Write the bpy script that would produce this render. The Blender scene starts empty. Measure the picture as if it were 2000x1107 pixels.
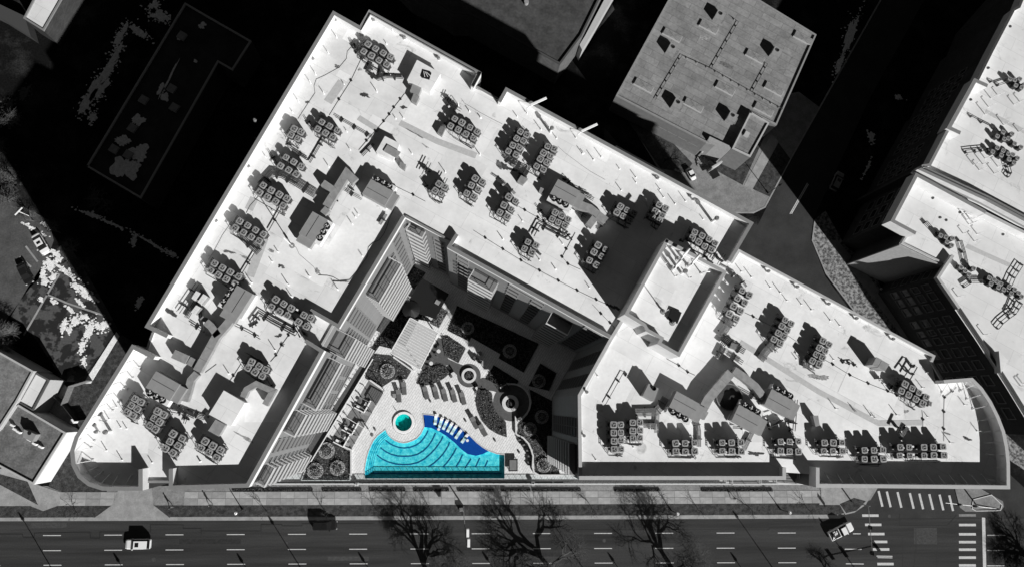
import bpy, math, random
from math import sin, cos, pi, radians, hypot, atan2
from mathutils import Vector, Matrix
from mathutils.geometry import tessellate_polygon
random.seed(7)
S = bpy.context.scene
COL = S.collection
# ------------------------------------------------------------------ camera
F, CAMH = 1400.0, 150.0
_zc = Vector((100.0, 238.5, F)).normalized()
_xc = (Vector((1, 0, 0)) - _zc * _zc.x).normalized()
_yc = _zc.cross(_xc)
cam_d = bpy.data.cameras.new('camera'); cam = bpy.data.objects.new('camera', cam_d); COL.objects.link(cam)
cam_d.sensor_width = 36; cam_d.lens = 36 * F / 2000.0; cam_d.clip_end = 3000; cam_d.clip_start = 1
# rows of the world->camera basis are the world axes seen by the camera
_R = Matrix((_xc, _yc, _zc))
cam.matrix_world = Matrix.Translation((0, 0, CAMH)) @ _R.to_4x4()
S.camera = cam


def W(px, py, z=0.0):
    """photo pixel -> world x, y on the level z"""
    d = _R @ Vector((px - 1000.0, 553.5 - py, -F))
    t = (z - CAMH) / d.z
    return (d.x * t, d.y * t)


# ------------------------------------------------------------------ sky, sun
EL, AZ = 28.5, 34.5     # the shadows run 33 degrees left of the picture's up
wd = bpy.data.worlds.new('World'); S.world = wd; wd.use_nodes = True
nt = wd.node_tree; nt.nodes.clear()
sky = nt.nodes.new('ShaderNodeTexSky'); sky.sky_type = 'NISHITA'; sky.sun_disc = False
sky.sun_elevation = radians(EL); sky.sun_rotation = radians(180 - AZ); sky.altitude = 1600; sky.air_density = 0.25; sky.dust_density = 0.05
bw = nt.nodes.new('ShaderNodeRGBToBW')      # the photograph is monochrome
bg = nt.nodes.new('ShaderNodeBackground'); bg.inputs[1].default_value = 0.05
wo = nt.nodes.new('ShaderNodeOutputWorld')
nt.links.new(sky.outputs[0], bw.inputs[0]); nt.links.new(bw.outputs[0], bg.inputs[0]); nt.links.new(bg.outputs[0], wo.inputs[0])
sl = bpy.data.lights.new('sun', 'SUN'); sl.energy = 5.0; sl.angle = radians(0.5); sl.color = (1, 0.995, 0.985)
so = bpy.data.objects.new('sun', sl); COL.objects.link(so)
sd = Vector((-sin(radians(AZ)) * cos(radians(EL)), cos(radians(AZ)) * cos(radians(EL)), -sin(radians(EL))))
so.rotation_euler = sd.to_track_quat('-Z', 'Y').to_euler()
S.view_settings.view_transform = 'Standard'; S.view_settings.look = 'None'; S.view_settings.gamma = 1
S.view_settings.use_curve_mapping = False; S.view_settings.exposure = 0.36
S.render.engine = 'CYCLES'; S.cycles.max_bounces = 6; S.cycles.diffuse_bounces = 2; S.cycles.transparent_max_bounces = 8

# ------------------------------------------------------------------ materials
MC = {}


def mat(name, c, var=0.0, scale=1.0, rough=0.8, spec=0.3, metal=0.0, c2=None, lo=0.35, hi=0.65, detail=4, bump=0.0, rot=0.0, stretch=1.0,
        streak=None):
    if name in MC: return MC[name]
    m = bpy.data.materials.new(name); m.use_nodes = True; MC[name] = m
    N, L = m.node_tree.nodes, m.node_tree.links
    b = N['Principled BSDF']; b.inputs['Roughness'].default_value = rough; b.inputs['Metallic'].default_value = metal
    b.inputs['Specular IOR Level'].default_value = spec
    col = (c, c, c) if not isinstance(c, tuple) else c
    if c2 is None and var == 0:
        b.inputs['Base Color'].default_value = (*col, 1); return m
    if c2 is None:
        a2 = tuple(x * (1 - var) for x in col); a1 = tuple(min(1, x * (1 + var)) for x in col)
    else:
        a1 = (c2,) * 3 if not isinstance(c2, tuple) else c2; a2 = col
    tc = N.new('ShaderNodeTexCoord'); mp = N.new('ShaderNodeMapping'); L.new(tc.outputs['Object'], mp.inputs[0])
    mp.inputs['Rotation'].default_value = (0, 0, rot); mp.inputs['Scale'].default_value = (1 / stretch, 1, 1)
    no = N.new('ShaderNodeTexNoise'); no.inputs['Scale'].default_value = scale; no.inputs['Detail'].default_value = detail
    no.inputs['Roughness'].default_value = 0.65
    L.new(mp.outputs[0], no.inputs['Vector'])
    cr = N.new('ShaderNodeValToRGB'); cr.color_ramp.elements[0].position = lo; cr.color_ramp.elements[1].position = hi
    cr.color_ramp.elements[0].color = (*a2, 1); cr.color_ramp.elements[1].color = (*a1, 1)
    L.new(no.outputs[0], cr.inputs[0]); out = cr.outputs[0]
    if streak:
        n2 = N.new('ShaderNodeTexNoise'); n2.inputs['Scale'].default_value = streak[0]; n2.inputs['Detail'].default_value = 5
        L.new(tc.outputs['Object'], n2.inputs['Vector'])
        r2 = N.new('ShaderNodeMapRange'); r2.inputs[1].default_value = 0.3; r2.inputs[2].default_value = 0.7
        r2.inputs[3].default_value = 1 - streak[1]; r2.inputs[4].default_value = 1 + streak[1]
        L.new(n2.outputs[0], r2.inputs[0])
        mx = N.new('ShaderNodeVectorMath'); mx.operation = 'SCALE'; L.new(out, mx.inputs[0]); L.new(r2.outputs[0], mx.inputs['Scale']); out = mx.outputs[0]
    L.new(out, b.inputs['Base Color'])
    if bump:
        bp = N.new('ShaderNodeBump'); bp.inputs['Strength'].default_value = bump; bp.inputs['Distance'].default_value = 0.1
        L.new(no.outputs[0], bp.inputs['Height']); L.new(bp.outputs[0], b.inputs['Normal'])
    return m


def brick_mat(name, c1, c2, mortar, w, h, ms, rot, off=0.5, dirt=0.1, dscale=0.35, spots=0.0, rough=0.75, plane='xy', fine=0.0):
    if name in MC: return MC[name]
    m = bpy.data.materials.new(name); m.use_nodes = True; MC[name] = m
    N, L = m.node_tree.nodes, m.node_tree.links
    b = N['Principled BSDF']; b.inputs['Roughness'].default_value = rough; b.inputs['Specular IOR Level'].default_value = 0.25
    tc = N.new('ShaderNodeTexCoord'); mp = N.new('ShaderNodeMapping'); L.new(tc.outputs['Object'], mp.inputs[0])
    mp.inputs['Rotation'].default_value = (0, 0, rot) if plane == 'xy' else (radians(90), 0, rot)
    src = mp.outputs[0]
    if plane == 'wall':     # u = along the wall whatever its heading, v = height
        sx = N.new('ShaderNodeSeparateXYZ'); L.new(tc.outputs['Object'], sx.inputs[0])
        a = N.new('ShaderNodeMath'); a.operation = 'ADD'; L.new(sx.outputs[0], a.inputs[0]); L.new(sx.outputs[1], a.inputs[1])
        cb = N.new('ShaderNodeCombineXYZ'); L.new(a.outputs[0], cb.inputs[0]); L.new(sx.outputs[2], cb.inputs[1]); src = cb.outputs[0]
    br = N.new('ShaderNodeTexBrick'); L.new(src, br.inputs['Vector'])
    br.inputs['Color1'].default_value = (c1,) * 3 + (1,); br.inputs['Color2'].default_value = (c2,) * 3 + (1,); br.inputs['Mortar'].default_value = (mortar,) * 3 + (1,)
    br.inputs['Scale'].default_value = 1; br.inputs['Brick Width'].default_value = w; br.inputs['Row Height'].default_value = h
    br.inputs['Mortar Size'].default_value = ms; br.offset = off; br.inputs['Mortar Smooth'].default_value = 0.2
    out = br.outputs[0]

    def scale_by(fac, o):
        mx = N.new('ShaderNodeVectorMath'); mx.operation = 'SCALE'; L.new(o, mx.inputs[0]); L.new(fac, mx.inputs['Scale']); return mx.outputs[0]
    for sc_, amt, lo, hi in ((dscale, dirt, 0.3, 0.7), (dscale * 6, dirt * 0.3, 0.3, 0.7)) + (((1.9, fine, .25, .75),) if fine else ()):
        n2 = N.new('ShaderNodeTexNoise'); n2.inputs['Scale'].default_value = sc_; n2.inputs['Detail'].default_value = 6; n2.inputs['Roughness'].default_value = 0.6
        L.new(tc.outputs['Object'], n2.inputs['Vector'])
        r2 = N.new('ShaderNodeMapRange'); r2.inputs[1].default_value = lo; r2.inputs[2].default_value = hi
        r2.inputs[3].default_value = 1 - amt; r2.inputs[4].default_value = 1 + amt * 0.4
        L.new(n2.outputs[0], r2.inputs[0]); out = scale_by(r2.outputs[0], out)
    if spots:
        n3 = N.new('ShaderNodeTexNoise'); n3.inputs['Scale'].default_value = 0.23; n3.inputs['Detail'].default_value = 7; n3.inputs['Roughness'].default_value = 0.7
        n3.inputs['Distortion'].default_value = 1.2
        L.new(mp.outputs[0], n3.inputs['Vector'])
        r3 = N.new('ShaderNodeMapRange'); r3.inputs[1].default_value = 0.60; r3.inputs[2].default_value = 0.74
        r3.inputs[3].default_value = 1; r3.inputs[4].default_value = 1 - spots
        L.new(n3.outputs[0], r3.inputs[0]); out = scale_by(r3.outputs[0], out)
    L.new(out, b.inputs['Base Color'])
    return m


A30 = radians(28.6)
M_roof = brick_mat('white_roof_membrane', .79, .74, .60, 9.0, 3.0, .03, A30, dirt=.19, dscale=.16, spots=.6, fine=.035)
M_roof2 = brick_mat('white_roof_membrane_far', .70, .66, .56, 8.0, 3.0, .05, A30, dirt=.15, dscale=.12, spots=.4)
M_groof = brick_mat('grey_roof_felt', .28, .23, .17, 5.0, 1.6, .06, A30, dirt=.3, dscale=.3, spots=.4, fine=.25)
M_wall = brick_mat('grey_wall_panels', .205, .19, .15, 2.4, 1.0, .025, 0, dirt=.08, plane='wall')
M_wallw = mat('white_parapet_face', .66, .06, .8, .8)
M_cop = mat('grey_metal_coping', .20, .06, 2, .5)
M_copl = mat('pale_metal_coping', .40, .05, 2, .5)
M_dwall = brick_mat('dark_brick_wall', .055, .04, .03, .8, .25, .02, 0, dirt=.3, plane='wall')
M_glass = mat('dark_window_glass', .012, 0, rough=.15, spec=.5)
M_frame = mat('window_frame_metal', .22, 0, rough=.5)
M_white = mat('white_painted_metal', .78, .04, 3, .5)
M_deck = brick_mat('pale_stone_deck', .78, .70, .46, 1.1, .42, .035, radians(-58), dirt=.09, dscale=.4)
M_road = mat('asphalt', .034, .38, .45, .9, .15, stretch=22, streak=(5, .2), detail=6)
M_road2 = mat('side_street_asphalt', .036, .2, .2, .9, .15, streak=(5, .18))
M_lot = mat('parking_lot_asphalt', .075, .25, .25, .9, .15, streak=(3, .2))
M_conc = mat('concrete', .27, .15, .6, .85, .2, streak=(4, .1))
M_concd = mat('concrete_worn', .20, .2, .5, .85, .2, streak=(4, .12))
M_mark = mat('road_paint', .5, .14, 3, .8)
M_grassg = mat('winter_grass', .045, .5, 1.2, .95, .1, streak=(7, .5), detail=8, bump=.6)
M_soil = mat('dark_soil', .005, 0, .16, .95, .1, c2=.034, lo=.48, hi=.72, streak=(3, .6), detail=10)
M_bed = mat('planting_mulch', .05, .5, 2.0, .95, .1, streak=(9, .5), detail=8)
M_grav = mat('grey_gravel', .06, .4, 2)
M_snow = mat('old_snow', .74, .12, 1.5, .8, .2, streak=(6, .15))
M_ac = mat('condenser_painted_steel', .30, .1, 3, .5)
M_acs = mat('condenser_coil_side', .035, .3, 30, .7)
M_black = mat('black_plastic', .012, 0, rough=.5)
M_blade = mat('fan_blade_grey', .42, 0, rough=.4)
M_galv = mat('galvanised_steel', .22, .3, 4, .4, metal=.3)
M_duct = mat('duct_grey', .25, .15, 1.2, .6)
M_rtu = mat('rooftop_unit_grey', .25, .06, 1, .5)
M_pipe = mat('dark_pipe_insulation', .045, .3, 5, .7)
M_rail = mat('balcony_rail', .55)
M_concs = mat('balcony_slab', .17, .1, 2)
M_pad = mat('walkway_pad_grey', .45, .08, 2, .85)
M_bark = mat('bark', .05, .3, 8, .95)
M_guard = mat('guard_wire', .2)
M_leafp = mat('pale_dry_grass_leaf', .26, .5, 4, .9)
M_prock = mat('pale_rock_chip', .42, .5, 5)
M_leafd = mat('dark_shrub_leaf', .07, .5, 4, .9)
M_fab = mat('charcoal_fabric', .10, .15, 20, .9)
M_wfab = mat('white_cushion', .75, .05, 5, .8)
M_dkpath = mat('dark_grey_paving', .085, .15, 2, .8, streak=(7, .12))
M_stone = mat('pale_stone', .6, .1, 3, .7)
M_cyan = mat('pool_floor_cyan', (.0, .40, .53), 0, 1.3, .5, c2=(.20, .78, .81), lo=.34, hi=.66, detail=9, streak=(5, .14))
M_blue = mat('pool_blue_mosaic', (.0, .035, .23), 0, 9, .5, c2=(.0, .07, .36), lo=.3, hi=.7)
M_line = mat('pool_dark_blue_tile', (.0, .10, .25), 0)
M_tub = mat('spa_tile_teal', (.0, .48, .52), 0, 3, .5, c2=(.06, .74, .76), lo=.35, hi=.65)
M_skin = mat('skin', .35, 0); M_cloth = mat('dark_clothes', .03, 0); M_cloth2 = mat('grey_clothes', .2, 0)
M_lampg = mat('white_lamp_globe', .85, 0, rough=.3)
M_carw = mat('car_paint_white', .72, 0, rough=.25, spec=.5)
M_carb = mat('car_paint_black', .012, 0, rough=.25, spec=.5)
M_carg = mat('car_paint_grey', .25, 0, rough=.3, spec=.5)
M_tyre = mat('tyre_rubber', .02, 0, rough=.8)
M_leafl = mat('lamp_lens', .6, 0, rough=.2)


def water_mat(name, tint, bump):
    m = bpy.data.materials.new(name); m.use_nodes = True; N, L = m.node_tree.nodes, m.node_tree.links
    N.clear(); o = N.new('ShaderNodeOutputMaterial'); mx = N.new('ShaderNodeMixShader'); tr = N.new('ShaderNodeBsdfTransparent'); gl = N.new('ShaderNodeBsdfGlossy')
    tr.inputs[0].default_value = (*tint, 1); gl.inputs['Roughness'].default_value = .05
    fr = N.new('ShaderNodeFresnel'); fr.inputs[0].default_value = 1.33
    tc = N.new('ShaderNodeTexCoord'); n = N.new('ShaderNodeTexNoise'); n.inputs['Scale'].default_value = 2.2; n.inputs['Detail'].default_value = 3
    bp = N.new('ShaderNodeBump'); bp.inputs['Strength'].default_value = bump; bp.inputs['Distance'].default_value = .15
    L.new(tc.outputs['Object'], n.inputs['Vector']); L.new(n.outputs[0], bp.inputs['Height'])
    L.new(bp.outputs[0], gl.inputs['Normal']); L.new(bp.outputs[0], fr.inputs['Normal'])
    ge = N.new('ShaderNodeNewGeometry'); iv = N.new('ShaderNodeMath'); iv.operation = 'SUBTRACT'; iv.inputs[0].default_value = 1; L.new(ge.outputs['Backfacing'], iv.inputs[1])
    mu = N.new('ShaderNodeMath'); mu.operation = 'MULTIPLY'; L.new(fr.outputs[0], mu.inputs[0]); L.new(iv.outputs[0], mu.inputs[1])
    L.new(mu.outputs[0], mx.inputs[0]); L.new(tr.outputs[0], mx.inputs[1]); L.new(gl.outputs[0], mx.inputs[2]); L.new(mx.outputs[0], o.inputs[0])
    return m


M_water = water_mat('pool_water', (.80, .97, .98), .5)

# ------------------------------------------------------------------ mesh builder


class MB:
    def __init__(s): s.v = []; s.f = []; s.m = []

    def quad(s, pts, mi=0):
        b = len(s.v); s.v += [tuple(p) for p in pts]; s.f.append(tuple(range(b, b + len(pts)))); s.m.append(mi)

    def prism(s, poly, z0, z1, mt=0, ms=None, bottom=False):
        if ms is None: ms = mt
        n = len(poly)
        ar = sum(poly[i][0] * poly[(i + 1) % n][1] - poly[(i + 1) % n][0] * poly[i][1] for i in range(n))
        if ar < 0: poly = poly[::-1]
        b = len(s.v)
        s.v += [(p[0], p[1], z0) for p in poly] + [(p[0], p[1], z1) for p in poly]
        for i in range(n):
            j = (i + 1) % n; s.f.append((b + i, b + j, b + n + j, b + n + i)); s.m.append(ms)
        for t in tessellate_polygon([[Vector((p[0], p[1], 0)) for p in poly]]):
            a, c, d = t
            p, q, r = poly[a], poly[c], poly[d]
            cr = (q[0] - p[0]) * (r[1] - p[1]) - (q[1] - p[1]) * (r[0] - p[0])
            if cr < 0: a, d = d, a
            s.f.append((b + n + a, b + n + c, b + n + d)); s.m.append(mt)
            if bottom: s.f.append((b + d, b + c, b + a)); s.m.append(ms)

    def sheet(s, poly, z, mi=0):
        b = len(s.v); s.v += [(p[0], p[1], z) for p in poly]
        for a, c, d in tessellate_polygon([[Vector((p[0], p[1], 0)) for p in poly]]):
            p, q, r = poly[a], poly[c], poly[d]
            if (q[0] - p[0]) * (r[1] - p[1]) - (q[1] - p[1]) * (r[0] - p[0]) < 0: a, d = d, a
            s.f.append((b + a, b + c, b + d)); s.m.append(mi)

    def box(s, cx, cy, z0, z1, lx, ly, ang=0, mt=0, ms=None, top=None):
        """top = shrink factor of the top face"""
        c, n = cos(ang), sin(ang); t = top or 1
        P = [(-.5, -.5), (.5, -.5), (.5, .5), (-.5, .5)]
        q = lambda x, y, z: (cx + x * c - y * n, cy + x * n + y * c, z)
        b = len(s.v); s.v += [q(x * lx, y * ly, z0) for x, y in P] + [q(x * lx * t, y * ly * t, z1) for x, y in P]
        for f, k in (((0, 1, 5, 4), 0), ((1, 2, 6, 5), 0), ((2, 3, 7, 6), 0), ((3, 0, 4, 7), 0), ((4, 5, 6, 7), 1), ((3, 2, 1, 0), 0)):
            s.f.append(tuple(b + i for i in f)); s.m.append(mt if k or ms is None else ms)

    def cyl(s, cx, cy, z0, z1, r, n=12, mi=0, r2=None, cap=True):
        r2 = r if r2 is None else r2; b = len(s.v)
        for z, rr in ((z0, r), (z1, r2)):
            s.v += [(cx + rr * cos(2 * pi * i / n), cy + rr * sin(2 * pi * i / n), z) for i in range(n)]
        for i in range(n):
            j = (i + 1) % n; s.f.append((b + i, b + j, b + n + j, b + n + i)); s.m.append(mi)
        if cap: s.f.append(tuple(b + n + i for i in range(n))); s.m.append(mi); s.f.append(tuple(b + i for i in range(n - 1, -1, -1))); s.m.append(mi)

    def ring(s, cx, cy, z0, z1, ri, ro, n=32, mt=0, ms=None):
        ms = mt if ms is None else ms; b = len(s.v)
        for r, z in ((ro, z0), (ro, z1), (ri, z1), (ri, z0)):
            s.v += [(cx + r * cos(2 * pi * i / n), cy + r * sin(2 * pi * i / n), z) for i in range(n)]
        for k in range(3):
            for i in range(n):
                j = (i + 1) % n; s.f.append((b + k * n + i, b + k * n + j, b + k * n + n + j, b + k * n + n + i)); s.m.append(mt if k == 1 else ms)

    def tube(s, pts, r, n=6, mi=0, r1=None):
        pts = [Vector(p) for p in pts]; b = len(s.v); k = len(pts)
        for i, p in enumerate(pts):
            d = (pts[min(i + 1, k - 1)] - pts[max(i - 1, 0)]).normalized()
            u = d.cross(Vector((0, 0, 1)) if abs(d.z) < .9 else Vector((1, 0, 0))).normalized(); w = d.cross(u)
            rr = r if r1 is None else r + (r1 - r) * i / max(1, k - 1)
            s.v += [tuple(p + (u * cos(2 * pi * a / n) + w * sin(2 * pi * a / n)) * rr) for a in range(n)]
        for i in range(k - 1):
            for a in range(n):
                c = (a + 1) % n; s.f.append((b + i * n + a, b + i * n + c, b + i * n + n + c, b + i * n + n + a)); s.m.append(mi)
        if n > 3:
            s.f.append(tuple(b + a for a in range(n - 1, -1, -1))); s.m.append(mi); s.f.append(tuple(b + (k - 1) * n + a for a in range(n))); s.m.append(mi)

    def band(s, pts, t, z0, z1, side=1, mt=0, ms=None):
        """wall of thickness t standing on a polyline, offset to one side; z1 may be a list"""
        ms = mt if ms is None else ms
        L, R = pts, offs(pts, t * side); n = len(pts); b = len(s.v)
        zz = z1 if isinstance(z1, list) else [z1] * n
        for i in range(n):
            s.v += [(L[i][0], L[i][1], z0), (L[i][0], L[i][1], zz[i]), (R[i][0], R[i][1], zz[i]), (R[i][0], R[i][1], z0)]
        for i in range(n - 1):
            a, c = b + 4 * i, b + 4 * i + 4
            for k in range(3): s.f.append((a + k, c + k, c + k + 1, a + k + 1)); s.m.append(mt if k == 1 else ms)
        for a in (b, b + 4 * n - 4): s.f.append((a, a + 1, a + 2, a + 3)); s.m.append(ms)

    def mesh(s, name, mats, org=(0, 0, 0), smooth=False):
        me = bpy.data.meshes.new(name)
        me.from_pydata([(x - org[0], y - org[1], z - org[2]) for x, y, z in s.v], [], s.f)
        for m in (mats if isinstance(mats, (list, tuple)) else [mats]): me.materials.append(m)
        me.polygons.foreach_set('material_index', s.m)
        if smooth: me.polygons.foreach_set('use_smooth', [True] * len(s.f))
        me.update()
        return me

    def build(s, name, mats, parent=None, smooth=False, kind=None):
        org = parent.matrix_world.translation if parent else (0, 0, 0)
        o = bpy.data.objects.new(name, s.mesh(name, mats, org, smooth)); COL.objects.link(o)
        if parent: o.parent = parent
        if kind: o['kind'] = kind
        return o


def offs(pts, t):
    out = []; n = len(pts)
    for i in range(n):
        ns = []
        for a, b in ((i - 1, i), (i, i + 1)):
            if a < 0 or b >= n: continue
            dx, dy = pts[b][0] - pts[a][0], pts[b][1] - pts[a][1]; l = hypot(dx, dy) or 1; ns.append((-dy / l, dx / l))
        nx = sum(q[0] for q in ns); ny = sum(q[1] for q in ns); l = hypot(nx, ny) or 1; nx /= l; ny /= l
        k = 1 / max(.35, nx * ns[0][0] + ny * ns[0][1])
        out.append((pts[i][0] + nx * t * k, pts[i][1] + ny * t * k))
    return out


def inside(p, poly):
    c = False; n = len(poly); x, y = p
    for i in range(n):
        x1, y1 = poly[i]; x2, y2 = poly[i - 1]
        if (y1 > y) != (y2 > y) and x < (x2 - x1) * (y - y1) / (y2 - y1) + x1: c = not c
    return c


def thing(name, label, cat, loc=(0, 0, 0), group=None, rz=0):
    o = bpy.data.objects.new(name, None); o.empty_display_size = .2; COL.objects.link(o)
    o.location = loc; o.rotation_euler = (0, 0, rz); o['label'] = label; o['category'] = cat
    if group: o['group'] = group
    o.matrix_world = Matrix.LocRotScale(Vector(loc), o.rotation_euler, None)
    return o


def tag(o, label, cat, group=None):
    o['label'] = label; o['category'] = cat
    if group: o['group'] = group
    return o


def setting(name, mb, mats, parent=None, smooth=False):
    o = mb.build(name, mats, parent, smooth)
    if not parent: o['kind'] = 'structure'
    return o


def child(name, me, parent, loc=(0, 0, 0), rz=0, kind=None):
    o = bpy.data.objects.new(name, me); COL.objects.link(o); o.parent = parent; o.location = loc; o.rotation_euler = (0, 0, rz)
    if kind: o['kind'] = kind
    return o


def WW(pts, z): return [W(p[0], p[1], z) for p in pts]
def Z(ox, oy, k, pts): return [(ox + p[0] / k, oy + p[1] / k) for p in pts]      # enlarged-crop pixels -> photo pixels


K3, K5 = 2.9925, 5.536
ORD = ['first', 'second', 'third', 'fourth', 'fifth', 'sixth', 'seventh', 'eighth', 'ninth', 'tenth', 'eleventh', 'twelfth',
       'thirteenth', 'fourteenth', 'fifteenth', 'sixteenth']

# ================================================================== GROUND
def sheet(name, pts, z, m, parent=None):
    mb = MB(); mb.sheet(WW(pts, z), z); return setting(name, mb, m, parent)


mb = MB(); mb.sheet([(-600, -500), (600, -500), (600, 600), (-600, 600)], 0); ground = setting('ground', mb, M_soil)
# main road along the bottom
road = sheet('road', [(-500, 1016), (2600, 1010), (2600, 1500), (-500, 1500)], .008, M_road)
sheet('gutter', [(-500, 1010), (0, 1010), (800, 1007), (1640, 1004), (1648, 1000), (1648, 1008), (1640, 1011.5), (800, 1014.5), (0, 1017), (-500, 1018)], .014, M_conc)
mb = MB(); mb.prism(WW([(-500, 988), (1000, 985), (1625, 982), (1650, 985), (1650, 1000), (1638, 1004), (800, 1007), (0, 1010), (-500, 1011)], 0), 0, .12); verge = setting('verge', mb, M_grassg)
# side street on the right and the one behind the building
side_street = sheet('side_street', [(1480, 440), (1510, 380), (1545, 310), (1700, 40), (1760, -80), (1850, -80), (1700, 190), (1590, 425), (1585, 470), (1612, 540), (1700, 660),
                      (1790, 760), (2010, 960), (2100, 1010), (1640, 1012), (1500, 900), (1330, 600), (1180, 440), (1180, 250), (1250, 330), (1330, 385), (1400, 414), (1440, 420)], .004, M_road2)
# lane dashes, crosswalk bars, stop line: paint on the road
def dash(parent, name, x0, y0, x1, y1, hw, z=.014, m=M_mark):
    a, b = W(x0, y0, z), W(x1, y1, z); mb = MB(); q = offs([a, b], hw); r = offs([a, b], -hw); mb.quad([(*q[0], z), (*r[0], z), (*r[1], z), (*q[1], z)])
    return mb.build(name, m, parent)


for yl, yr, off in ((1046, 1040, 0), (1075.5, 1069.5, 0), (1104, 1098, 1), (1132, 1126, 0)):
    for k in range(-1, 14):
        x = 84 + off + k * 119.6; y = yl + (yr - yl) * min(1, max(0, x / 1440.)) ** .6
        if x < 1580: dash(road, 'lane_dash', x, y, x + 35, y - .1, .075)
for y in (1044.5, 1074, 1104):
    dash(road, 'lane_dash', 1928, y, 1962, y, .09)
dash(road, 'lane_dash', 1650, 1071.5, 1683, 1071.8, .09); dash(road, 'lane_dash', 1652, 1100, 1687, 1100.5, .09)
dash(road, 'lane_dash', 1666, 1041.5, 1681, 1041.5, .09)
dash(road, 'lane_dash', 1712, 1085, 1743, 1085.5, .09); dash(road, 'lane_dash', 1714, 1088, 1743, 1088.5, .08)
for cx, y in ((1700, 1006), (1705.5, 1024), (1711.5, 1042), (1717, 1057.3), (1721, 1072), (1729.5, 1100.5), (1733, 1114)):
    dash(road, 'crosswalk_bar', cx - 16, y, cx + 16, y, .25)
for y, m_ in ((1005.5, M_concd), (1024.3, M_mark), (1042.5, M_mark), (1057.8, M_mark), (1072.5, M_mark), (1088, M_mark), (1103.2, M_mark), (1117, M_mark)):
    dash(road, 'crosswalk_bar', 1873, y, 1906, y, .25, m=m_)
dash(road, 'stop_line', 1921, 1010, 1923.5, 1120, .36)
for x, y0 in ((1716, 958), (1732, 959), (1753, 960), (1777, 962), (1795.5, 963), (1815, 964), (1835, 965), (1854, 966.5)):
    dash(road, 'crosswalk_bar', x, y0, x + 7.5, y0 + 30.5, .24, z=.018)
dash(side_street, 'centre_line', 1577, 358, 1543, 418, .10, z=.010); dash(side_street, 'centre_line', 1579, 360, 1546, 418, .10, z=.010)
# asphalt crack sealing
for pts in ([(0, 1042), (44, 1042), (45, 1048), (67, 1048), (67, 1040), (176, 1038), (177, 1050), (195, 1050), (195, 1038), (294, 1038), (294, 1024), (358, 1024), (358, 1031), (393, 1031), (393, 1044)],
            [(393, 1036), (510, 1036), (510, 1023), (550, 1023), (551, 1026), (590, 1026), (590, 1022), (730, 1021)],
            [(1110, 1033), (1500, 1034), (1505, 1029), (1588, 1027)], [(1758, 1025), (1850, 1025), (1862, 1012), (1868, 1005)],
            [(1757, 1025), (1757, 1002)], [(1789, 1030), (1789, 1070), (1785, 1107)], [(1762, 1050), (1763, 1107)], [(1829, 1080), (1830, 1107)]):
    mb = MB(); p = WW(pts, 0)
    for i in range(len(p) - 1):
        a, b = Vector(p[i]), Vector(p[i + 1]); d = (b - a).normalized(); a -= d * .04; b += d * .04; n = Vector((-d.y, d.x)) * .05
        zz = .0185 + .0012 * (i % 2)
        mb.quad([(*(a + n), zz), (*(a - n), zz), (*(b - n), zz), (*(b + n), zz)])
    mb.build('crack_sealing', M_black, road)
for x, y, r in ((792, 1030, .4), (1330, 1085, .35), (300, 1092, .4), (1737, 1007, .35), (560, 1060, .3), (1180, 1055, .35)):
    c = W(x, y, .02); mb = MB(); mb.cyl(c[0], c[1], .008, .022, r, 18); mb.build('manhole_cover', M_pipe, road)
for x0, y0, x1, y1, c_ in ((350, 1052, 470, 1062, .028), (980, 1078, 1100, 1086, .03), (1200, 1020, 1290, 1030, .03), (640, 1086, 720, 1094, .06), (60, 1020, 130, 1030, .055), (1785, 1030, 1830, 1062, .055)):
    mb = MB(); mb.sheet(WW([(x0, y0), (x1, y0), (x1, y1), (x0, y1)], .0105), .0105); mb.build('asphalt_patch', mat('asphalt_patch_%d' % int(c_ * 1000), c_, .2, 2, .9, .1, streak=(6, .2)), road)
# sidewalk slabs: one object each
swk = MB(); swk.prism(WW([(-500, 950), (2, 950), (85, 948), (118, 950), (700, 944), (1660, 944), (1715, 950), (1700, 975), (1648, 1000), (1625, 982), (1000, 985), (-500, 988)], 0), 0, .09); pavement = setting('pavement', swk, M_concd)
me_cache = {}
xw0, yw0 = W(0, 987.5, 0); xw1, yw1 = W(1610, 982, 0)
nx = 62; sw = (xw1 - xw0) / nx; dirv = Vector((xw1 - xw0, yw1 - yw0)).normalized(); nrm = Vector((-dirv.y, dirv.x))
slab_ms = []
for k in range(5):
    mb = MB(); mb.box(0, 0, 0, .05, sw - .05, 1.24, 0); slab_ms.append(mb.mesh('paving_slab', mat('slab_concrete_%s' % 'abcde'[k], .245 + .02 * k, .12, .8, streak=(5, .08))))
for i in range(nx):
    px_i = i / nx * 1610
    for r in range(2):
        p = Vector((xw0, yw0)) + dirv * (sw * (i + .5)) + nrm * (.66 + r * 1.3)
        if 212 < px_i < 318: continue
        child('paving_slab', random.choice(slab_ms), pavement, (p.x, p.y, .09), atan2(dirv.y, dirv.x))
mb = MB(); mb.prism(WW([(236, 944), (296, 944), (300, 985), (333, 1011), (184, 1011), (220, 985)], 0), 0, .155); setting('driveway', mb, M_conc)
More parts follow.
